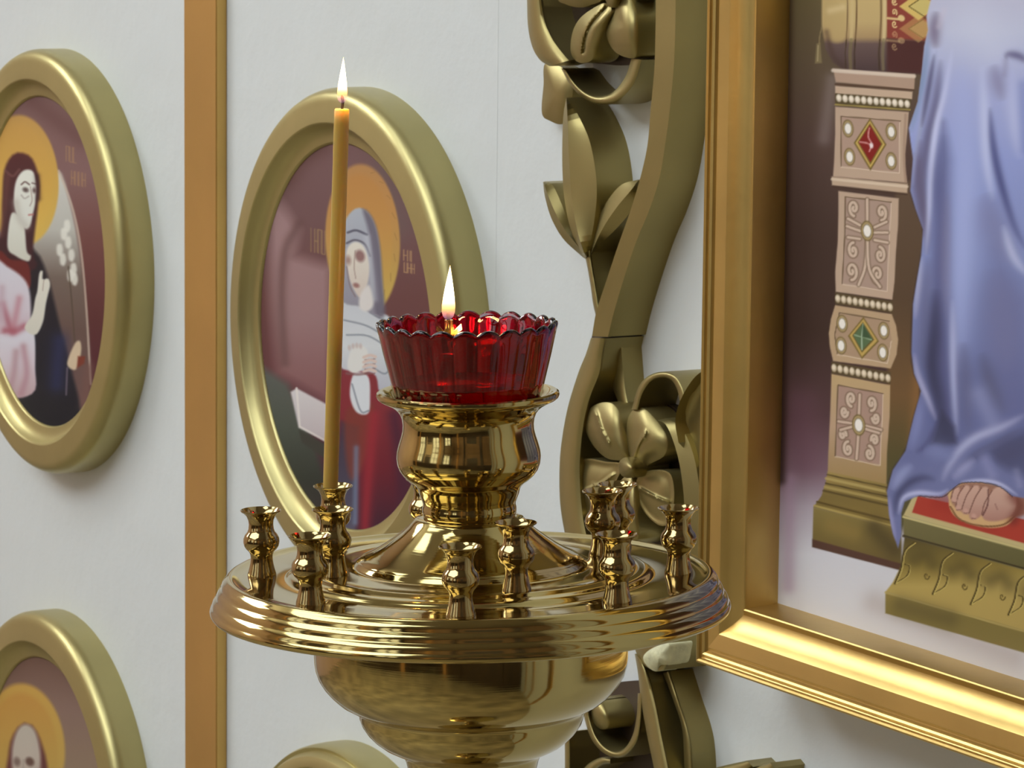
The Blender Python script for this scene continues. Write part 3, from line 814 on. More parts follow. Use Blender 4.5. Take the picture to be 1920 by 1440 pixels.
    leg([(1696, 1007), (2400, 1200), (2400, 1325), (1660, 1110), (1674, 1092), (1690, 1060)], grad([(1005, (78, 68, 40)), (1060, (128, 110, 56)), (1100, (166, 144, 82)), (1180, (162, 140, 82)), (1240, (150, 130, 76))]), 1.5)
    for k in range(8):
        x0, y0 = 1690 + k * 71, 1012 + k * 19.5
        for dx_, c_ in ((0, (70, 58, 30)), (2.4, (186, 166, 96))):
            cv.line([(x0 + dx_ + 24, y0 + 6), (x0 + dx_ + 6, y0 + 22), (x0 + dx_ - 1, y0 + 55), (x0 + dx_ - 12, y0 + 82)], 4 if dx_ == 0 else 2.0, c_, 0.9)
            cv.line([(x0 + dx_ - 12, y0 + 82), (x0 + dx_ + 10, y0 + 68), (x0 + dx_ + 15, y0 + 50), (x0 + dx_ + 7, y0 + 46)], 2.6 if dx_ == 0 else 1.5, c_, 0.85)
        if k > 0:
            cv.line(spiral(x0 - 24, y0 + 48, 8, 1.0, 0, 1, 0.7), 2.4, (84, 70, 36), 0.85)
            cv.line([(x0 - 46, y0 + 18), (x0 - 26, y0 + 12), (x0 - 12, y0 + 26)], 12, (74, 64, 38), 0.5, gauss=True)
    leg([(1660, 1109), (2400, 1316), (2400, 1360), (1660, 1150)], grad([(1105, (134, 116, 64)), (1160, (118, 104, 58)), (1220, (122, 108, 64))]))
    cv.line([(1660, 1111), (2400, 1318)], 3.5, (176, 156, 98), 0.7, smooth=False)
    cv.line([(1690, 1135), (1780, 1160)], 14, (84, 74, 46), 0.5, gauss=True)
    # ---- sandalled foot
    cv.poly([(1779, 938), (1784, 960), (1800, 975), (1830, 986), (1862, 990), (1890, 984), (1910, 965), (1940, 950), (1940, 900), (1790, 905)], (190, 154, 110), 1.5, smooth=True)
    cv.line([(1782, 950), (1800, 974), (1840, 986), (1880, 984), (1905, 966)], 3.4, (118, 84, 56), 0.9)
    cv.poly([(1784, 940), (1795, 912), (1830, 905), (1900, 915), (1940, 925), (1930, 960), (1890, 970), (1850, 965), (1810, 962)], (142, 104, 88), 3, smooth=True)
    toes = (([(1783, 935), (1788, 918), (1797, 912), (1800, 925), (1797, 938), (1789, 942)], 0), ([(1792, 950), (1797, 928), (1808, 911), (1818, 914), (1812, 940), (1802, 956), (1794, 957)], 1),
            ([(1803, 955), (1812, 930), (1824, 912), (1836, 913), (1832, 940), (1820, 960), (1808, 964)], 2), ([(1817, 962), (1828, 934), (1840, 915), (1853, 916), (1850, 945), (1838, 968), (1822, 974)], 3),
            ([(1841, 965), (1846, 944), (1860, 920), (1876, 912), (1896, 920), (1906, 940), (1898, 964), (1876, 976), (1850, 976)], 4))
    for pts, k in toes:
        cv.poly(pts, grad([(908, (188, 152, 136)), (945, (176, 140, 126)), (975, (160, 118, 106))]), 2, smooth=True)
        cv.line(pts[:3], 2.4, (104, 70, 62), 0.7)
    cv.line([(1853, 918), (1852, 945), (1843, 966)], 3, (96, 62, 58), 0.8)
    for x, y in ((1790, 938), (1797, 952), (1811, 958), (1826, 968)):
        cv.ell(x, y, 5, 5, (186, 146, 132), 2, 0.8); cv.line([(x - 4, y + 4), (x + 3, y + 4)], 2, (110, 74, 66), 0.6, smooth=False)
    cv.line([(1866, 945), (1870, 955)], 3, (140, 100, 92), 0.6, smooth=False)
    cv.line([(1900, 930), (1912, 950), (1900, 975)], 8, (96, 44, 38), 0.6, gauss=True)
    # ---- robe
    robe = [(1745, -200), (1745, 0), (1737, 31), (1740, 56), (1733, 87), (1728, 139), (1721, 191), (1704, 240), (1707, 264), (1712, 298), (1707, 358), (1717, 392), (1731, 430), (1727, 480), (1712, 570),
            (1709, 661), (1714, 700), (1727, 733), (1714, 780), (1698, 845), (1674, 881), (1663, 921), (1667, 964), (1674, 1000), (1684, 1028), (1690, 1004), (1690, 962), (1696, 941), (1723, 929), (1766, 931), (1784, 918),
            (1803, 905), (1842, 904), (1875, 912), (1898, 930), (1930, 936), (2120, 985), (2236, 1000), (2262, 940), (2240, 820), (2254, 640), (2226, 420), (2236, 200), (2196, -60), (2206, -300), (2150, -900), (1790, -900), (1770, -500)]
    RB = grad([(-100, (174, 170, 190)), (60, (180, 184, 208)), (160, (158, 164, 204)), (300, (138, 148, 198)), (460, (126, 136, 182)), (620, (112, 120, 164)), (780, (96, 101, 144)), (900, (106, 110, 150))])
    cv.line(robe[10:22], 5, (54, 44, 44), 0.5)
    m = cv.poly(robe, RB, 1.6)
    cv.clip = m
    LTB, MID, DRK, DRK2 = (190, 194, 222), (146, 152, 190), (88, 88, 122), (62, 62, 88)
    def fold(pts, w, col, a):
        cv.line(pts, w * 0.95, col, min(0.97, a * 1.4) if len(pts) > 2 else a * 0.6, gauss=True, taper=len(pts) > 2)
    cv.poly([(1768, 230), (1784, 300), (1782, 520), (1790, 700), (1794, 832), (1772, 836), (1752, 770), (1750, 620), (1758, 480), (1752, 340)], (82, 84, 122), 14, 0.7)
    cv.poly([(1716, 290), (1728, 300), (1740, 420), (1732, 440), (1718, 396), (1710, 350)], (100, 94, 122), 8, 0.7)
    cv.poly([(1868, 470), (1925, 560), (1930, 770), (1884, 792), (1850, 700), (1856, 560)], (100, 102, 142), 26, 0.6)
    cv.poly([(1796, 884), (1830, 852), (1925, 806), (1950, 905), (1890, 880), (1850, 850)], (72, 74, 104), 10, 0.7)
    fold([(1740, 60), (1734, 120), (1716, 210), (1707, 250)], 7, (126, 142, 176), 0.7)
    fold([(1757, 90), (1746, 150), (1728, 230), (1716, 300), (1712, 350)], 4, (150, 156, 190), 0.7)
    fold([(1756, 20), (1752, 60), (1755, 92)], 9, (124, 116, 140), 0.75)
    fold([(1770, 20), (1760, 50)], 5, (190, 182, 200), 0.7)
    fold([(1752, 100), (1742, 160), (1728, 240)], 4, (96, 96, 128), 0.75)
    fold([(1764, 110), (1755, 190), (1740, 260), (1730, 340), (1734, 420)], 8, (102, 100, 132), 0.75)
    fold([(1727, 260), (1724, 340), (1736, 420), (1738, 480)], 7, (98, 92, 120), 0.6)
    fold([(1786, 90), (1772, 170), (1755, 240), (1746, 320), (1742, 400), (1736, 480)], 5, (186, 190, 222), 0.75)
    fold([(1770, 250), (1760, 330), (1766, 420), (1764, 520), (1766, 640), (1770, 760), (1778, 830)], 12, (88, 90, 130), 0.7)
    fold([(1776, 360), (1774, 480), (1776, 600)], 8, (104, 100, 130), 0.5)
    fold([(1800, 120), (1810, 300), (1806, 420), (1800, 560), (1800, 700)], 22, (156, 166, 212), 0.6)
    fold([(1830, 40), (1860, 90)], 34, (196, 200, 220), 0.6)
    fold([(1842, 120), (1846, 220), (1850, 300), (1862, 380)], 8, (184, 190, 222), 0.6)
    fold([(1856, 200), (1862, 270), (1876, 340), (1900, 420), (1925, 470)], 6, (82, 86, 130), 0.8)
    fold([(1862, 120), (1870, 150), (1882, 190)], 12, (138, 138, 172), 0.7)
    fold([(1884, 110), (1892, 102), (1912, 106), (1930, 118)], 6, (108, 106, 140), 0.8)
    fold([(1886, 112), (1884, 140)], 5, (126, 122, 156), 0.6)
    fold([(1896, 130), (1900, 210), (1912, 300)], 10, (172, 178, 214), 0.6)
    fold([(1918, 160), (1922, 280)], 8, (104, 116, 172), 0.6)
    fold([(1848, 360), (1866, 430), (1900, 500)], 22, (118, 120, 158), 0.5)
    fold([(1880, 420), (1900, 480), (1930, 520)], 7, (172, 176, 208), 0.6)
    fold([(1868, 500), (1880, 600), (1890, 700)], 26, (110, 112, 150), 0.6)
    fold([(1716, 600), (1722, 540), (1728, 480)], 5, (160, 162, 194), 0.7)
    fold([(1742, 480), (1734, 580), (1728, 660), (1734, 700)], 10, (102, 104, 140), 0.6)
    fold([(1755, 540), (1752, 620), (1748, 690), (1762, 760), (1776, 820)], 12, DRK2, 0.8)
    fold([(1714, 660), (1720, 700), (1740, 750), (1756, 790)], 5, (150, 150, 184), 0.7)
    fold([(1786, 560), (1788, 700), (1794, 820)], 6, (160, 164, 200), 0.75)
    fold([(1806, 640), (1812, 740), (1816, 820)], 12, (96, 98, 132), 0.6)
    fold([(1840, 660), (1858, 720), (1884, 780)], 12, (92, 94, 126), 0.7)
    fold([(1836, 740), (1860, 790)], 14, (150, 154, 190), 0.7)
    fold([(1728, 745), (1718, 800), (1706, 846)], 9, (118, 124, 168), 0.8)
    fold([(1757, 790), (1740, 830), (1716, 850)], 5, (84, 86, 124), 0.7)
    cv.poly([(1757, 795), (1766, 770), (1790, 800), (1794, 832), (1770, 836), (1746, 832)], (60, 60, 82), 6, 0.75)
    fold([(1925, 776), (1880, 800), (1830, 820), (1798, 846), (1776, 880), (1766, 905)], 7, (156, 158, 192), 0.85)
    fold([(1920, 800), (1870, 830), (1830, 850), (1800, 880)], 5, (92, 94, 128), 0.6)
    fold([(1930, 830), (1890, 850), (1860, 862)], 18, (78, 78, 108), 0.7)
    fold([(1830, 860), (1800, 884), (1786, 900)], 8, (138, 140, 178), 0.7)
    fold([(1846, 860), (1860, 890)], 9, (150, 150, 190), 0.6)
    fold([(1906, 884), (1912, 910)], 6, (150, 150, 184), 0.6)
    fold([(1730, 845), (1770, 850), (1784, 866)], 12, (116, 122, 164), 0.6)
    fold([(1756, 900), (1730, 896), (1700, 908), (1684, 930), (1676, 970)], 7, (74, 76, 108), 0.8)
    fold([(1712, 870), (1690, 890), (1672, 920)], 8, (132, 138, 178), 0.7)
    fold([(1780, 916), (1760, 926), (1722, 924), (1694, 934), (1684, 966)], 4, (168, 170, 204), 0.8)
    fold([(1667, 930), (1670, 970), (1680, 1015)], 4, (140, 140, 180), 0.6)
    fold([(1800, 903), (1842, 901), (1876, 908), (1910, 930)], 3, (170, 172, 204), 0.8)
    for q in range(5):
        x = 1960 + q * 56
        fold([(x + 14, -700), (x - 6, -300), (x + 10, 60), (x - 4, 400), (x + 8, 700), (x - 10, 960)], 9, DRK if q % 2 else LTB, 0.5)
    cv.clip = None
    cv.line([(1723, 930), (1766, 932), (1784, 919), (1803, 906), (1842, 905), (1875, 913), (1898, 931)], 2, (52, 44, 52), 0.7)

cv = Canvas(FX0 - .003, FX0 + 0.30, FZ0 - .003, FZ0 + 0.47, HB, 0.0009, 0.00055)
paint_big(cv)
# the rest of the picture, above and to the right of what the photograph shows
rest = []
for (a, b, c, d) in ((FX0 + 0.30, FX1 + .003, FZ0 - .003, FZ0 + 0.47), (FX0 - .003, FX1 + .003, FZ0 + 0.47, FZ1 + .003)):
    c2 = Canvas(a, b, c, d, HB, 0.002, 0.002)
    paint_big(c2)
    rest.append(c2)
cv.build('painting', big, more=rest)
bm = bmesh.new(); box(bm, FX0 - .004, FX1 + .004, -HB + .0015, -0.004, FZ0 - .004, FZ1 + .004)
o = mesh_obj('backing_board', bm, M_WOOD, big, smooth=False); o.matrix_parent_inverse = Matrix.Translation(-Vector(big.location))
for x in (FX0 + .06, FX1 - .06):
    bm = bmesh.new(); box(bm, x - .02, x + .02, -0.004, 0.0, FZ1 - .1, FZ1 - .05)
    o = mesh_obj('hanging_block', bm, M_WOOD, big, smooth=False); o.matrix_parent_inverse = Matrix.Translation(-Vector(big.location))

# ================================================================== CARVED ORNAMENT
CH = 0.027
M_CHIP = mat('bare_broken_wood', (0.66, 0.64, 0.40), 0.6, bump=0.5, bscale=220, var=0.15, vscale=120)
def ribbon(name, parent, L, R, h=CH, crown=0.003, base=0.0, prof='round', n=36, m=8, h0=None, h1=None, mid=None, edge=0.0):
    sh = 0.22 if prof == 'tent' else 0.75
    """carved band between two traced edges: crowned front, straight sides down to the wall"""
    L = spline(L, n); R = spline(R, n)
    if mid is not None:
        mid = spline(mid, n)
    bm = bmesh.new()
    rows = []
    for i in range(n):
        hb = h if h0 is None else h0 + (h1 - h0) * i / (n - 1)
        row = []
        for j in range(m + 1):
            t = j / m
            if prof == 'tent':
                k = crown * (1 - abs(2 * t - 1))
            elif prof == 'hollow':
                k = -crown * (1 - (2 * t - 1) ** 2)
            elif prof == 'slope':
                k = crown * (1 - t)
            else:
                k = crown * (1 - (2 * t - 1) ** 2) ** 0.6
            if mid is not None:
                q = L[i] + (mid[i] - L[i]) * (2 * t) if t <= .5 else mid[i] + (R[i] - mid[i]) * (2 * t - 1)
            else:
                q = L[i] + (R[i] - L[i]) * t
            row.append(bm.verts.new(W(q[0], q[1], max(hb + k, base + .001))))
        row = [bm.verts.new((row[0].co.x, -base, row[0].co.z))] + row + [bm.verts.new((row[-1].co.x, -base, row[-1].co.z))]
        rows.append(row)
    for a, b in zip(rows[:-1], rows[1:]):
        for j in range(len(a) - 1):
            bm.faces.new([a[j], a[j + 1], b[j + 1], b[j]])
    for r in (rows[0], rows[-1]):
        try:
            bm.faces.new(r)
        except ValueError:
            pass
    o = mesh_obj(name, bm, M_GOLD, parent, sharp=sh)
    o.matrix_parent_inverse = Matrix.Translation(-Vector(parent.location))
    return o

def pillow(name, parent, outline, h=CH, crown=0.004, base=0.0, crease=None, rim=0.0, n=72, tilt=(0, 0), cdepth=0.0026, cw=3.2):
    """petal or leaf: traced outline, swollen front with an optional crease, straight sides"""
    P = spline(outline, n, True)
    c = P.mean(0)
    bm = bmesh.new()
    rings = []
    cr = spline(crease, 60) if crease else None
    sx = max(1.0, np.ptp(P[:, 0]))
    for s in (1.0, 0.97, 0.92, 0.86, 0.79, 0.72, 0.64, 0.56, 0.48, 0.40, 0.32, 0.24, 0.16, 0.08):
        ring = []
        for q in P:
            p = c + (q - c) * s
            hh = h + crown * (1 - s ** 2) + tilt[0] * (p[0] - c[0]) / sx + tilt[1] * (p[1] - c[1]) / sx
            if rim:
                hh += rim * math.exp(-((1 - s) / 0.14) ** 2) - rim
            if cr is not None:
                d = np.sqrt(((cr - p) ** 2).sum(1).min())
                hh -= cdepth * math.exp(-(d / cw) ** 2)
            ring.append(bm.verts.new(W(p[0], p[1], hh)))
        rings.append(ring)
    rings.insert(0, [bm.verts.new((v.co.x, -base, v.co.z)) for v in rings[0]])
    for a, b in zip(rings[:-1], rings[1:]):
        for k in range(n):
            bm.faces.new([a[k], a[(k + 1) % n], b[(k + 1) % n], b[k]])
    bm.faces.new(rings[-1]); bm.faces.new(rings[0])
    o = mesh_obj(name, bm, M_WOOD if name == 'shade_plate' else (M_CHIP if name == 'broken_chip' else M_GOLD), parent, sharp=0.75)  # dark plates stand in for deep shade between the carved parts
    o.matrix_parent_inverse = Matrix.Translation(-Vector(parent.location))
    return o

pa = W(1150, 640, 0)
vine_a = empty('carved_vine', (pa[0], 0, pa[2]))
tag(vine_a, 'upper piece of olive gold carved vine with three pointed leaves, left of the large frame', 'carving')
ribbon('stem', vine_a, [(1262, -420), (1240, -220), (1231, -60), (1230, 0), (1229, 60), (1227, 128), (1220, 204), (1214, 272), (1200, 335), (1182, 395), (1160, 457), (1139, 520), (1118, 585), (1110, 630.5)],
       [(1300, -420), (1277, -220), (1268, -60), (1267, 0), (1266, 60), (1263, 128), (1256, 204), (1247, 272), (1236, 335), (1217, 395), (1194, 450), (1172, 515), (1151, 585), (1140, 631.5)], CH + .0012, 0.002, 0, 'slope', 64)
LEAFM = dict(h=CH, crown=0.006, prof='tent', n=30, m=8)
ribbon('leaf', vine_a, [(1062, 183), (1056, 220), (1054, 300), (1058, 370), (1070, 430), (1090, 474), (1099, 482)],
       [(1064, 185), (1084, 216), (1104, 260), (1115, 310), (1119, 360), (1114, 415), (1102, 482)], mid=[(1062, 186), (1064, 220), (1067, 300), (1072, 370), (1082, 430), (1095, 474), (1100, 482)], **LEAFM)
ribbon('leaf', vine_a, [(1018, 341), (1022, 370), (1034, 410), (1056, 448), (1088, 478), (1098, 486)],
       [(1022, 340), (1036, 347), (1052, 380), (1066, 418), (1082, 455), (1101, 484)], mid=[(1019, 342), (1027, 365), (1042, 400), (1060, 432), (1084, 462), (1100, 485)], h=CH - .004, crown=0.005, prof='tent', n=30, m=8)
ribbon('leaf', vine_a, [(1196, 337), (1166, 346), (1142, 372), (1124, 405), (1114, 438), (1106, 478)],
       [(1198, 339), (1196, 362), (1182, 396), (1160, 424), (1132, 452), (1108, 480)], mid=[(1196, 339), (1182, 358), (1160, 384), (1140, 412), (1124, 440), (1107, 479)], h=CH - .004, crown=0.005, prof='tent', n=30, m=8)
ribbon('leaf_stalk', vine_a, [(1094, 470), (1101, 500), (1107, 535), (1112, 570), (1118, 596)], [(1108, 470), (1112, 500), (1118, 535), (1122, 560), (1126, 590)], CH - .002, 0.003)
# blossom at the top edge with its curled sepals
ribbon('sepal', vine_a, [(986, -60), (988, 0), (990, 50), (998, 88), (1012, 112), (1030, 124)], [(1012, -60), (1018, 0), (1026, 40), (1040, 70), (1056, 92), (1072, 112)], CH + .002, 0.006, 0.008, 'round')
ribbon('sepal', vine_a, [(1052, 128), (1070, 160), (1094, 184), (1124, 196), (1160, 190), (1190, 160), (1206, 112)], [(1064, 134), (1082, 158), (1102, 174), (1124, 180), (1150, 172), (1172, 145), (1184, 110)], CH - .003, 0.003, 0.0, 'round')
pillow('sepal', vine_a, [(1024, 118), (1019, 160), (1016, 212), (1030, 226), (1056, 231), (1072, 190), (1070, 140)], 0.012, 0.004)
pillow('shade_plate', vine_a, [(1010, -60), (1030, 60), (1062, 108), (1110, 118), (1200, 112), (1215, 0), (1215, -60)], 0.008, 0.0005)  # dark sheet in place of the cavity shade behind the blossom
pillow('shade_plate', vine_a, [(1126, 440), (1160, 420), (1200, 400), (1190, 470), (1170, 560), (1150, 600), (1140, 540)], 0.004, 0.0003)
flower = pillow('flower', vine_a, [(1132, -14), (1140, 10), (1152, 14), (1162, -2), (1160, -30), (1140, -34)], CH + .005, 0.006, 0.01)
pillow('petal', flower, [(1134, 6), (1108, 18), (1086, 36), (1073, 62), (1070, 96), (1080, 114), (1096, 118), (1112, 110), (1124, 84), (1136, 50), (1147, 20)], CH + .003, 0.005, 0.012, [(1138, 12), (1110, 44), (1098, 70), (1094, 98)])
pillow('petal', flower, [(1160, -6), (1152, 24), (1138, 56), (1140, 76), (1152, 96), (1172, 107), (1192, 106), (1200, 70), (1199, 36), (1190, 10), (1178, -8)], CH + .002, 0.006, 0.012)
pillow('petal', flower, [(1046, -4), (1060, 8), (1086, 14), (1108, 9), (1130, -4), (1126, -50), (1060, -50)], CH + .003, 0.005, 0.012)
pillow('petal', flower, [(1168, -16), (1200, 0), (1216, -30), (1200, -60), (1170, -50)], CH, 0.005, 0.012)

pb = W(1180, 870, 0)
vine_b = empty('carved_vine', (pb[0], 0, pb[2]))
tag(vine_b, 'lower piece of olive gold carved vine with a five petalled flower, behind the candle stand', 'carving')
ribbon('stem', vine_b, [(1108, 633.5), (1098, 665), (1085, 697), (1065, 762), (1053, 828), (1049, 880), (1050, 941), (1057, 990), (1070, 1050), (1085, 1110)],
       [(1139, 634.5), (1133, 665), (1129, 700), (1111, 745), (1100, 790), (1094, 840), (1092, 890), (1096, 950), (1104, 1000), (1118, 1050), (1130, 1110)], CH, 0.005, 0, 'round', 44)
pillow('shade_plate', vine_b, [(1114, 622), (1142, 623), (1142, 644), (1112, 643)], CH - .004, 0.0005)
ribbon('stem', vine_b, [(1134, 640), (1138, 690), (1150, 730), (1166, 772)], [(1168, 640), (1172, 690), (1176, 735), (1184, 772)], 0.0135, 0.003, 0, 'round', 20)
ribbon('curl', vine_b, [(1184, 768), (1196, 728), (1214, 706), (1240, 697), (1266, 703), (1280, 724), (1286, 744)], [(1197, 768), (1206, 738), (1222, 715), (1242, 708), (1260, 714), (1270, 732), (1274, 752)], CH, 0.002, 0, 'round')
ribbon('leaf', vine_b, [(1330, 690), (1308, 702), (1290, 724), (1274, 755), (1266, 790), (1272, 830)], [(1345, 720), (1340, 740), (1336, 770), (1334, 810), (1333, 850), (1332, 890)], CH + .004, 0.010, 0, 'hollow')
ribbon('stem', vine_b, [(1232, 788), (1248, 796), (1262, 826), (1274, 870), (1282, 930), (1284, 1000), (1280, 1080)], [(1250, 784), (1276, 800), (1296, 840), (1308, 890), (1314, 950), (1316, 1010), (1312, 1080)], CH - .002, 0.004, 0, 'slope')
pillow('shade_plate', vine_b, [(1100, 790), (1180, 760), (1270, 770), (1290, 900), (1290, 1020), (1180, 1040), (1080, 980)], 0.006, 0.0005)
flower = pillow('flower', vine_b, [(1160, 872), (1164, 862), (1176, 857), (1190, 864), (1196, 880), (1190, 894), (1174, 896), (1163, 888)], CH + .006, 0.007, 0.01)
pillow('petal', flower, [(1172, 862), (1140, 860), (1116, 840), (1100, 812), (1098, 790), (1106, 766), (1128, 755), (1150, 758), (1164, 778), (1172, 815), (1176, 848)], CH, 0.006, 0.008, [(1116, 772), (1128, 806), (1142, 832)], cdepth=-.0018)
pillow('petal', flower, [(1182, 858), (1175, 820), (1177, 786), (1190, 766), (1208, 766), (1228, 784), (1248, 812), (1252, 838), (1244, 856), (1222, 868), (1200, 880)], CH - .001, 0.006, 0.008, [(1210, 812), (1196, 836), (1187, 862)], cdepth=-.0018)
pillow('petal', flower, [(1166, 872), (1136, 866), (1100, 860), (1080, 870), (1068, 896), (1070, 930), (1086, 958), (1108, 966), (1132, 946), (1150, 912)], CH - .001, 0.004, 0.008, [(1096, 918), (1124, 908), (1150, 890)], rim=.0022, cdepth=-.0016)
pillow('petal', flower, [(1194, 900), (1206, 886), (1230, 881), (1256, 888), (1264, 920), (1262, 955), (1254, 982), (1234, 984), (1208, 960), (1192, 925)], CH - .001, 0.004, 0.008, [(1200, 916), (1226, 930), (1252, 942)], rim=.0022, cdepth=-.0018)
pillow('petal', flower, [(1176, 892), (1190, 905), (1198, 950), (1199, 1000), (1186, 1020), (1164, 1010), (1152, 960), (1160, 910)], CH, 0.005, 0.008)
# lower run of the carving, below the dish
ribbon('leaf', vine_b, [(1186, 1180), (1190, 1215), (1205, 1246), (1228, 1258)], [(1256, 1150), (1258, 1190), (1259, 1225), (1250, 1256)], CH + .002, 0.006, 0, 'round', 20)
ribbon('stem', vine_b, [(1190, 1226), (1196, 1262), (1203, 1321), (1214, 1382), (1226, 1440), (1236, 1500)], [(1206, 1240), (1218, 1270), (1232, 1321), (1244, 1382), (1256, 1440), (1266, 1500)], CH, 0.004, 0, 'round')
ribbon('stem', vine_b, [(1243, 1262), (1262, 1312), (1278, 1362), (1282, 1410), (1284, 1500)], [(1256, 1258), (1272, 1310), (1290, 1365), (1298, 1410), (1302, 1500)], CH - .010, 0.003, 0, 'round')
ribbon('scroll', vine_b, [(1206, 1300), (1204, 1345), (1198, 1385), (1182, 1410), (1160, 1421), (1132, 1412), (1110, 1388), (1098, 1356), (1094, 1330), (1103, 1312), (1116, 1308)],
       [(1196, 1300), (1194, 1340), (1187, 1376), (1174, 1400), (1158, 1409), (1138, 1402), (1120, 1382), (1109, 1354), (1106, 1334), (1112, 1318), (1124, 1312)], CH - .002, 0.003, 0.0, 'round', 60)
pillow('scroll_end', vine_b, [(1104, 1318), (1116, 1309), (1130, 1316), (1141, 1334), (1144, 1352), (1138, 1366), (1124, 1366), (1110, 1350)], CH - .003, 0.004)
ribbon('scroll', vine_b, [(1090, 1446), (1106, 1430), (1128, 1420), (1144, 1422)], [(1096, 1470), (1112, 1448), (1130, 1434), (1144, 1432)], CH - .004, 0.003, 0.0, 'round', 20)
ribbon('stem', vine_b, [(1058, 1372), (1059, 1400), (1059, 1440), (1059, 1500)], [(1069, 1372), (1070, 1400), (1070, 1440), (1070, 1500)], CH, 0.002, 0.0, 'round', 12)
pillow('broken_chip', vine_b, [(1206, 1232), (1222, 1216), (1254, 1206), (1258, 1224), (1256, 1244), (1240, 1248), (1231, 1259), (1214, 1250)], CH + .009, 0.003, 0.02, tilt=(-.004, -.004))
pillow('shade_plate', vine_b, [(1128, 1290), (1270, 1290), (1282, 1400), (1290, 1520), (1130, 1520), (1124, 1400)], 0.005, 0.0005)

pc = W(1420, 1470, 0)
vine_c = empty('carved_leaf', (pc[0], 0, pc[2]))
tag(vine_c, 'olive carved leaf tips just showing at the bottom edge, under the large frame', 'carving')
ribbon('leaf', vine_c, [(1300, 1452), (1340, 1440), (1372, 1432), (1400, 1426)], [(1320, 1500), (1350, 1490), (1380, 1470), (1412, 1438)], 0.018, 0.004, 0, 'round', 16)
ribbon('leaf', vine_c, [(1380, 1470), (1406, 1448), (1426, 1436), (1444, 1430)], [(1400, 1520), (1424, 1500), (1440, 1480), (1452, 1440)], 0.022, 0.003, 0, 'round', 16)

# ================================================================== CANDLE STAND
SX, SY = 0.65639, -0.39422
ER = np.array([AR[0], AR[1], 0]); ER /= np.linalg.norm(ER)         # image right, level
EF = np.array([-AW[0], -AW[1], 0]); EF /= np.linalg.norm(EF)       # towards the viewer, level
_z = np.linspace(0.4, 1.5, 1200)
_q = proj(np.stack([np.full(1200, SX), np.full(1200, SY), _z], -1))
_d = (np.stack([np.full(1200, SX), np.full(1200, SY), _z], -1) - CAM) @ AW
def zz(y):
    return float(np.interp(-y, -_q[:, 1], _z) if False else np.interp(y, _q[::-1, 1], _z[::-1]))
def rr(r, y):
    return r * float(np.interp(y, _q[::-1, 1], _d[::-1])) / FPX
def prof(pts):
    return [(rr(r, y), zz(y)) for r, y in pts]
Z_D = zz(1076)
TILT = 0.021
piv = Vector((SX, SY, Z_D))
T_TILT = Matrix.Translation(piv) @ Matrix.Rotation(-TILT, 4, Vector(AW)) @ Matrix.Translation(Vector((SX, SY, 0)) - piv)
stand = empty('candle_stand')
stand.matrix_world = T_TILT
tag(stand, 'polished brass church candle stand with a round dish of twelve sockets', 'candle stand')
DISH = [(0, 1040), (190, 1042), (204, 1045), (212, 1049), (216, 1055), (221, 1058), (232, 1058.5), (262, 1060), (284, 1061), (292, 1059.5), (298, 1058.5), (304, 1060), (309, 1064), (318, 1065.5), (326, 1066), (332, 1067),
        (338, 1071), (342, 1075), (348, 1076.5), (380, 1077), (420, 1077), (436, 1076.5), (443, 1073.5), (449, 1072), (454, 1073), (457, 1076)]
_a, _b = np.array([457.5, 1077.0]), np.array([484.0, 1128.0])
_n = np.array([(_b - _a)[1], -(_b - _a)[0]]); _n /= np.linalg.norm(_n)
for _k in range(3):
    for _t in np.linspace(0.04, 0.96, 8):
        _p = _a + (_b - _a) * ((_k + _t) / 3) + _n * 2.3 * (1 - (2 * _t - 1) ** 2)
        DISH.append((float(_p[0]), float(_p[1])))
DISH += [(484.5, 1128.5), (486.8, 1131), (487.8, 1135), (487, 1139.5), (484, 1143), (478, 1145), (472, 1143), (470, 1138), (468, 1120), (455, 1092), (440, 1083), (300, 1083), (0, 1083)]
mesh_obj('dish', lathe(prof(DISH), 192), M_BRASS, stand, sharp=0.7)
DOME = [(0, 967), (86, 967), (97, 968.5), (102, 971), (106, 976), (114, 985), (127, 996), (143, 1008), (160, 1020), (178, 1031), (194, 1039), (205, 1044), (209, 1048), (205, 1052), (0, 1052)]
mesh_obj('dome', lathe(prof(DOME), 160), M_BRASS, stand, sharp=0.7)
HOLDER = [(0, 970), (80, 970), (85, 968), (87.5, 963), (88.5, 957), (88.5, 950), (87, 945), (87.5, 941), (90, 934), (94, 924), (95.5, 917), (98, 911), (105, 904), (114, 898), (123, 890), (130, 880), (134, 869), (135.5, 856), (134.5, 845), (131, 832),
          (126.5, 818), (123.5, 806), (123, 795), (124.5, 784), (128, 775), (134, 767), (143, 760), (154, 754), (165, 749), (170, 745), (172, 740), (171, 735), (167, 732.5), (160, 734), (152, 740), (142, 747), (137, 755), (128, 766), (60, 772), (0, 772)]
mesh_obj('lamp_holder', lathe(prof(HOLDER), 160), M_BRASS, stand, sharp=0.7)
BOWL = [(0, 1110), (290, 1110), (294, 1150), (295, 1200), (294, 1236), (292, 1250), (287, 1265), (278, 1280), (266, 1294), (250, 1308), (234, 1317), (220, 1323), (213, 1328), (211, 1334), (211, 1341), (206, 1355), (196, 1370), (184, 1382), (168, 1394),
        (150, 1403), (136, 1409), (129, 1413), (127, 1418), (124, 1426), (120, 1442), (112, 1470), (98, 1500), (80, 1530), (60, 1560), (0, 1562)]
mesh_obj('bowl', lathe(prof(BOWL), 160), M_BRASS, stand, sharp=0.7)
zb = zz(1560)
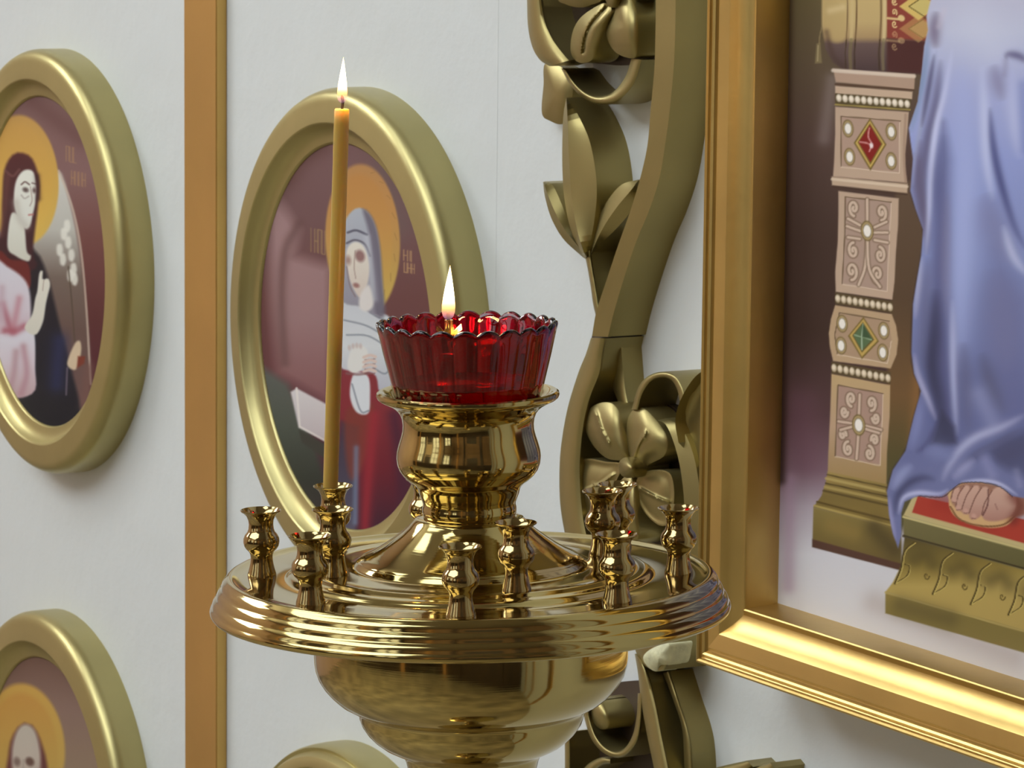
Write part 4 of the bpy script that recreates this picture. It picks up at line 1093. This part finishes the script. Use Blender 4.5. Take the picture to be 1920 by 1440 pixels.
mesh_obj('stem', lathe([(0, zb + .002), (.017, zb + .002), (.022, zb - .01), (.03, zb - .03), (.022, zb - .05), (.016, zb - .08), (.016, .30), (.03, .28), (.034, .26), (.028, .24), (.022, .20), (.024, .1), (0, .1)], 64), M_BRASS, stand, sharp=0.7)
mesh_obj('base', lathe([(0, .13), (.024, .13), (.04, .11), (.06, .08), (.11, .05), (.15, .035), (.155, .02), (.155, .006), (0, .006)], 96), M_BRASS, stand, sharp=0.7)
SOCK = [(0, -3), (25, -3), (27.5, 0), (27.2, 4), (24.5, 13), (22, 24), (21, 33), (21.5, 40), (24, 46), (29.5, 51), (33, 57), (34.5, 64), (34, 71), (31, 78), (26.5, 83), (24.2, 89), (23.4, 98), (24.4, 106), (28, 114), (34, 120), (38.5, 122.5), (39.3, 124.5),
        (37.5, 125.5), (33, 122), (27, 114), (20.5, 102), (18.5, 90), (17.5, 70), (0, 70)]
SCL = rr(1, 1076)
sock_mesh = None
def socket(R, z, phi):
    global sock_mesh
    p = (ER * math.cos(phi) + EF * math.sin(phi)) * R
    if sock_mesh is None:
        o = mesh_obj('socket', lathe([(r * SCL * 0.985, h * SCL) for r, h in SOCK], 56), M_BRASS2, stand, sharp=0.7)
        sock_mesh = o.data
    else:
        o = bpy.data.objects.new('socket', sock_mesh); COL.objects.link(o); o.parent = stand
    o.location = (p[0], p[1], z)
    return p
R_OUT, R_IN = rr(391, 1076), rr(266, 1060)
Z_OUT, Z_IN = zz(1077), zz(1060)
for k in range(8):
    p = socket(R_OUT, Z_OUT, math.radians(45 * k + 1.8))
    if k == 5:
        p_candle = p
for k in range(4):
    socket(R_IN, Z_IN, math.radians(90 * k + 71))

# ================================================================== RED GLASS OIL LAMP
M_GLASS = mat('red_glass', (0.40, 0.0015, 0.013), 0.02, spec=0.5, Transmission_Weight=1.0, IOR=1.5)
M_OIL = mat('lamp_oil', (0.95, 0.75, 0.45), 0.0, Transmission_Weight=1.0, IOR=1.46)
M_FLOAT = mat('brass_foil', (0.85, 0.62, 0.25), 0.25, 1.0)
M_WICK = mat('burnt_wick', (0.02, 0.015, 0.015), 0.9)
lamp = empty('oil_lamp_glass')
lamp.matrix_world = T_TILT
tag(lamp, 'red fluted glass oil lamp with scalloped rim, burning in the brass holder', 'oil lamp')
NS = 24
def flute(i, a, r, h):
    w = abs(math.cos(a * NS / 2))
    if i in GL_OUT:
        k = GL_OUT[i]
        return r * (1 + 0.011 * k * (w - 0.6)), h + GL_RIM.get(i, 0) * (w ** 0.8)
    return r, h + GL_RIM.get(i, 0) * (w ** 0.8)
GP = [(0, 766), (110, 766), (122, 764), (130, 759), (134.5, 752), (138, 742), (144, 716), (151, 688), (158, 660), (164.5, 632), (168, 622), (170, 617), (169.3, 613), (165, 611), (160.5, 613), (158, 618), (157, 625), (151.5, 650), (144, 682), (136, 714), (129, 742), (124, 752), (110, 756), (0, 757)]
GL_OUT = {4: .2, 5: .6, 6: 1, 7: 1, 8: 1, 9: 1, 10: 1, 11: 1.2, 12: 1.2, 13: 1.2}
RIMH = rr(9, 620)
GL_RIM = {9: RIMH * .1, 10: RIMH * .6, 11: RIMH * 1.0, 12: RIMH * 1.1, 13: RIMH * 1.1, 14: RIMH, 15: RIMH * .5}
mesh_obj('glass', lathe(prof(GP), 288, mod=flute), M_GLASS, lamp, sharp=1.2)
OILP = [(0, 755.5), (109, 755), (123, 751), (128, 742), (135.2, 714), (120, 715), (0, 715)]
mesh_obj('oil', lathe(prof(OILP), 96), M_OIL, lamp, sharp=0.8)
# float with its wick tube, a little left of the axis
def at_px(x, y, depth_toward=0.0):
    """point near the stand axis plane that shows at a photo pixel (upright plane through the axis)"""
    d = AW * FPX + AR * (x - 960) - AU * (y - 720)
    o = np.array([SX, SY, 0]) + EF * depth_toward
    t = ((o - CAM) @ EF) / (d @ EF)
    return CAM + t * d
TI = T_TILT.inverted()
def loc(p):
    return TI @ Vector(p)
f0 = loc(at_px(842, 628)); f1 = loc(at_px(841, 592))
def tube_between(a, b, radii, n=24):
    """lathe along the segment a-b, radii list of (t, r)"""
    a, b = Vector(a), Vector(b)
    L = (b - a).length
    bm = lathe([(r, t * L) for t, r in radii], n)
    q = (b - a).to_track_quat('Z', 'Y').to_matrix().to_4x4()
    bmesh.ops.transform(bm, matrix=Matrix.Translation(a) @ q, verts=bm.verts)
    return bm
oil_z = zz(715)
fl = mesh_obj('wick_float', tube_between((f0.x, f0.y, oil_z - .001), (f0.x, f0.y, f1.z - .002), [(0, 0), (0, .012), (.03, .012), (.05, .004), (.5, .0036), (.52, .0020), (1, .0020), (1, 0)]), M_FLOAT, lamp)
bm = bmesh.new()
for k in range(6):
    a = k * math.pi / 3 + .3
    zc_ = zz(622)
    v = [bm.verts.new((f0.x + rad * math.cos(a + da), f0.y + rad * math.sin(a + da), zc_ + dz)) for rad, da, dz in
         ((.0025, -.5, -.002), (.0062, -.2, .001), (.0066, .2, .0035), (.0025, .5, .0))]
    bm.faces.new(v)
mesh_obj('foil_star', bm, M_FLOAT, fl, smooth=False)

def flame_material(name, z0, z1, power):
    """bright yellow-white body, orange towards the wick, thin at the base"""
    m = bpy.data.materials.new(name); m.use_nodes = True
    nt = m.node_tree; nt.nodes.remove(nt.nodes['Principled BSDF'])
    tc = nt.nodes.new('ShaderNodeTexCoord')
    sp = nt.nodes.new('ShaderNodeSeparateXYZ'); nt.links.new(tc.outputs['Generated'], sp.inputs[0])
    r = nt.nodes.new('ShaderNodeValToRGB'); cr = r.color_ramp
    cr.elements[0].position = 0.0; cr.elements[0].color = (0.45, 0.25, 0.45, 1)
    cr.elements[1].position = 1.0; cr.elements[1].color = (1.0, 0.42, 0.10, 1)
    for p, c in ((0.18, (0.95, 0.30, 0.10, 1)), (0.36, (1.0, 0.62, 0.22, 1)), (0.5, (1.0, 0.85, 0.55, 1)), (0.8, (1.0, 0.80, 0.42, 1))):
        e = cr.elements.new(p); e.color = c
    nt.links.new(sp.outputs['Z'], r.inputs['Fac'])
    r2 = nt.nodes.new('ShaderNodeValToRGB'); c2 = r2.color_ramp
    c2.elements[0].position = 0.0; c2.elements[0].color = (0.10, 0.10, 0.10, 1)
    c2.elements[1].position = 0.45; c2.elements[1].color = (1, 1, 1, 1)
    e = c2.elements.new(0.25); e.color = (0.35, 0.35, 0.35, 1)
    nt.links.new(sp.outputs['Z'], r2.inputs['Fac'])
    mul = nt.nodes.new('ShaderNodeMath'); mul.operation = 'MULTIPLY'; mul.inputs[1].default_value = power
    nt.links.new(r2.outputs['Color'], mul.inputs[0])
    em = nt.nodes.new('ShaderNodeEmission')
    nt.links.new(r.outputs['Color'], em.inputs['Color']); nt.links.new(mul.outputs[0], em.inputs['Strength'])
    tr = nt.nodes.new('ShaderNodeBsdfTransparent')
    mx = nt.nodes.new('ShaderNodeMixShader')
    r3 = nt.nodes.new('ShaderNodeMapRange'); r3.inputs['From Max'].default_value = 0.42
    r3.inputs['To Min'].default_value = 0.12; r3.inputs['To Max'].default_value = 0.9
    nt.links.new(sp.outputs['Z'], r3.inputs['Value']); nt.links.new(r3.outputs[0], mx.inputs['Fac'])
    nt.links.new(tr.outputs[0], mx.inputs[1]); nt.links.new(em.outputs[0], mx.inputs[2])
    nt.links.new(mx.outputs[0], nt.nodes['Material Output'].inputs['Surface'])
    return m
FL = [(0, 0), (.02, .45), (.07, .8), (.15, .98), (.26, 1.0), (.42, .84), (.6, .6), (.76, .37), (.9, .16), (.97, .05), (1, 0)]
def flame_light(name, p, power, parent):
    l = bpy.data.lights.new(name, 'POINT'); l.energy = power; l.color = (1.0, 0.55, 0.2); l.shadow_soft_size = 0.006
    o = bpy.data.objects.new(name, l); COL.objects.link(o); o.location = p; o.parent = parent
    return o
a, b = loc(at_px(840, 600)), loc(at_px(844, 497))
mesh_obj('flame', tube_between(a, b, [(t, r * rr(12.5, 560)) for t, r in FL], 24), flame_material('lamp_flame', 0, 1, 8), lamp, sharp=3)
flame_light('flame_glow', loc(at_px(842, 560)), 0.12, lamp)
a, b = loc(at_px(841, 600)), loc(at_px(840, 585))
mesh_obj('wick', tube_between(a, b, [(0, 0), (0, .0009), (.8, .0010), (1, .0006), (1, 0)], 10), M_WICK, lamp)

# ================================================================== TAPER CANDLE
M_WAX = mat('beeswax', (0.44, 0.30, 0.065), 0.38, spec=0.4, Subsurface_Weight=0.9, Subsurface_Scale=0.006)
M_WAX.node_tree.nodes['Principled BSDF'].inputs['Subsurface Radius'].default_value = (1.0, 0.45, 0.12)
sk = T_TILT @ Vector((p_candle[0], p_candle[1], Z_OUT))             # foot of the socket, in the room
dep = -float(np.dot(p_candle, EF)) * -1
def at_c(x, y):
    return at_px(x, y, dep)
c1 = Vector(at_c(641, 204)); c0v = Vector(at_c(620, 903))
dirn = (c1 - c0v).normalized()
c0 = c0v - dirn * 0.0125
candle = empty('taper_candle', c0)
tag(candle, 'thin tall amber beeswax taper candle, lit, leaning in a back socket', 'candle')
RC = 0.00375
def cput(o):
    o.matrix_parent_inverse = Matrix.Translation(-c0)
    return o
L = (c1 - c0).length
rc = [(0, 0), (0, RC * 0.9), (.01, RC * .98)]
rnd = random.Random(3)
for k in range(1, 30):
    rc.append((k / 30 * 0.985 + .01, RC * (1 + rnd.uniform(-.018, .018))))
rc += [(.997, RC * .97), (1.0, RC * .84), (.9965, RC * .5), (.9955, 0)]
cput(mesh_obj('wax', tube_between(c0, c1, rc, 40), M_WAX, candle, sharp=1.0))
wk = Vector(at_c(641, 178)); wm = Vector(at_c(643, 190))
bm = tube_between(c1 - dirn * .001, wm, [(0, 0), (0, .0007), (1, .0008), (1, 0)], 10)
bm2 = tube_between(wm, wk, [(0, 0), (0, .0008), (.6, .0009), (1, .0004), (1, 0)], 10)
me_tmp = bpy.data.meshes.new('tmp'); bm2.to_mesh(me_tmp); bm2.free(); bm.from_mesh(me_tmp); bpy.data.meshes.remove(me_tmp)
cput(mesh_obj('wick', bm, M_WICK, candle))
a, b = Vector(at_c(641, 194)), Vector(at_c(644, 107))
cput(mesh_obj('flame', tube_between(a, b, [(t, r * rr(9.8, 560)) for t, r in FL], 24), flame_material('candle_flame', 0, 1, 8), candle, sharp=3))
gl = flame_light('flame_glow', at_c(643, 160), 0.12, candle); gl.matrix_parent_inverse = Matrix.Translation(-c0)
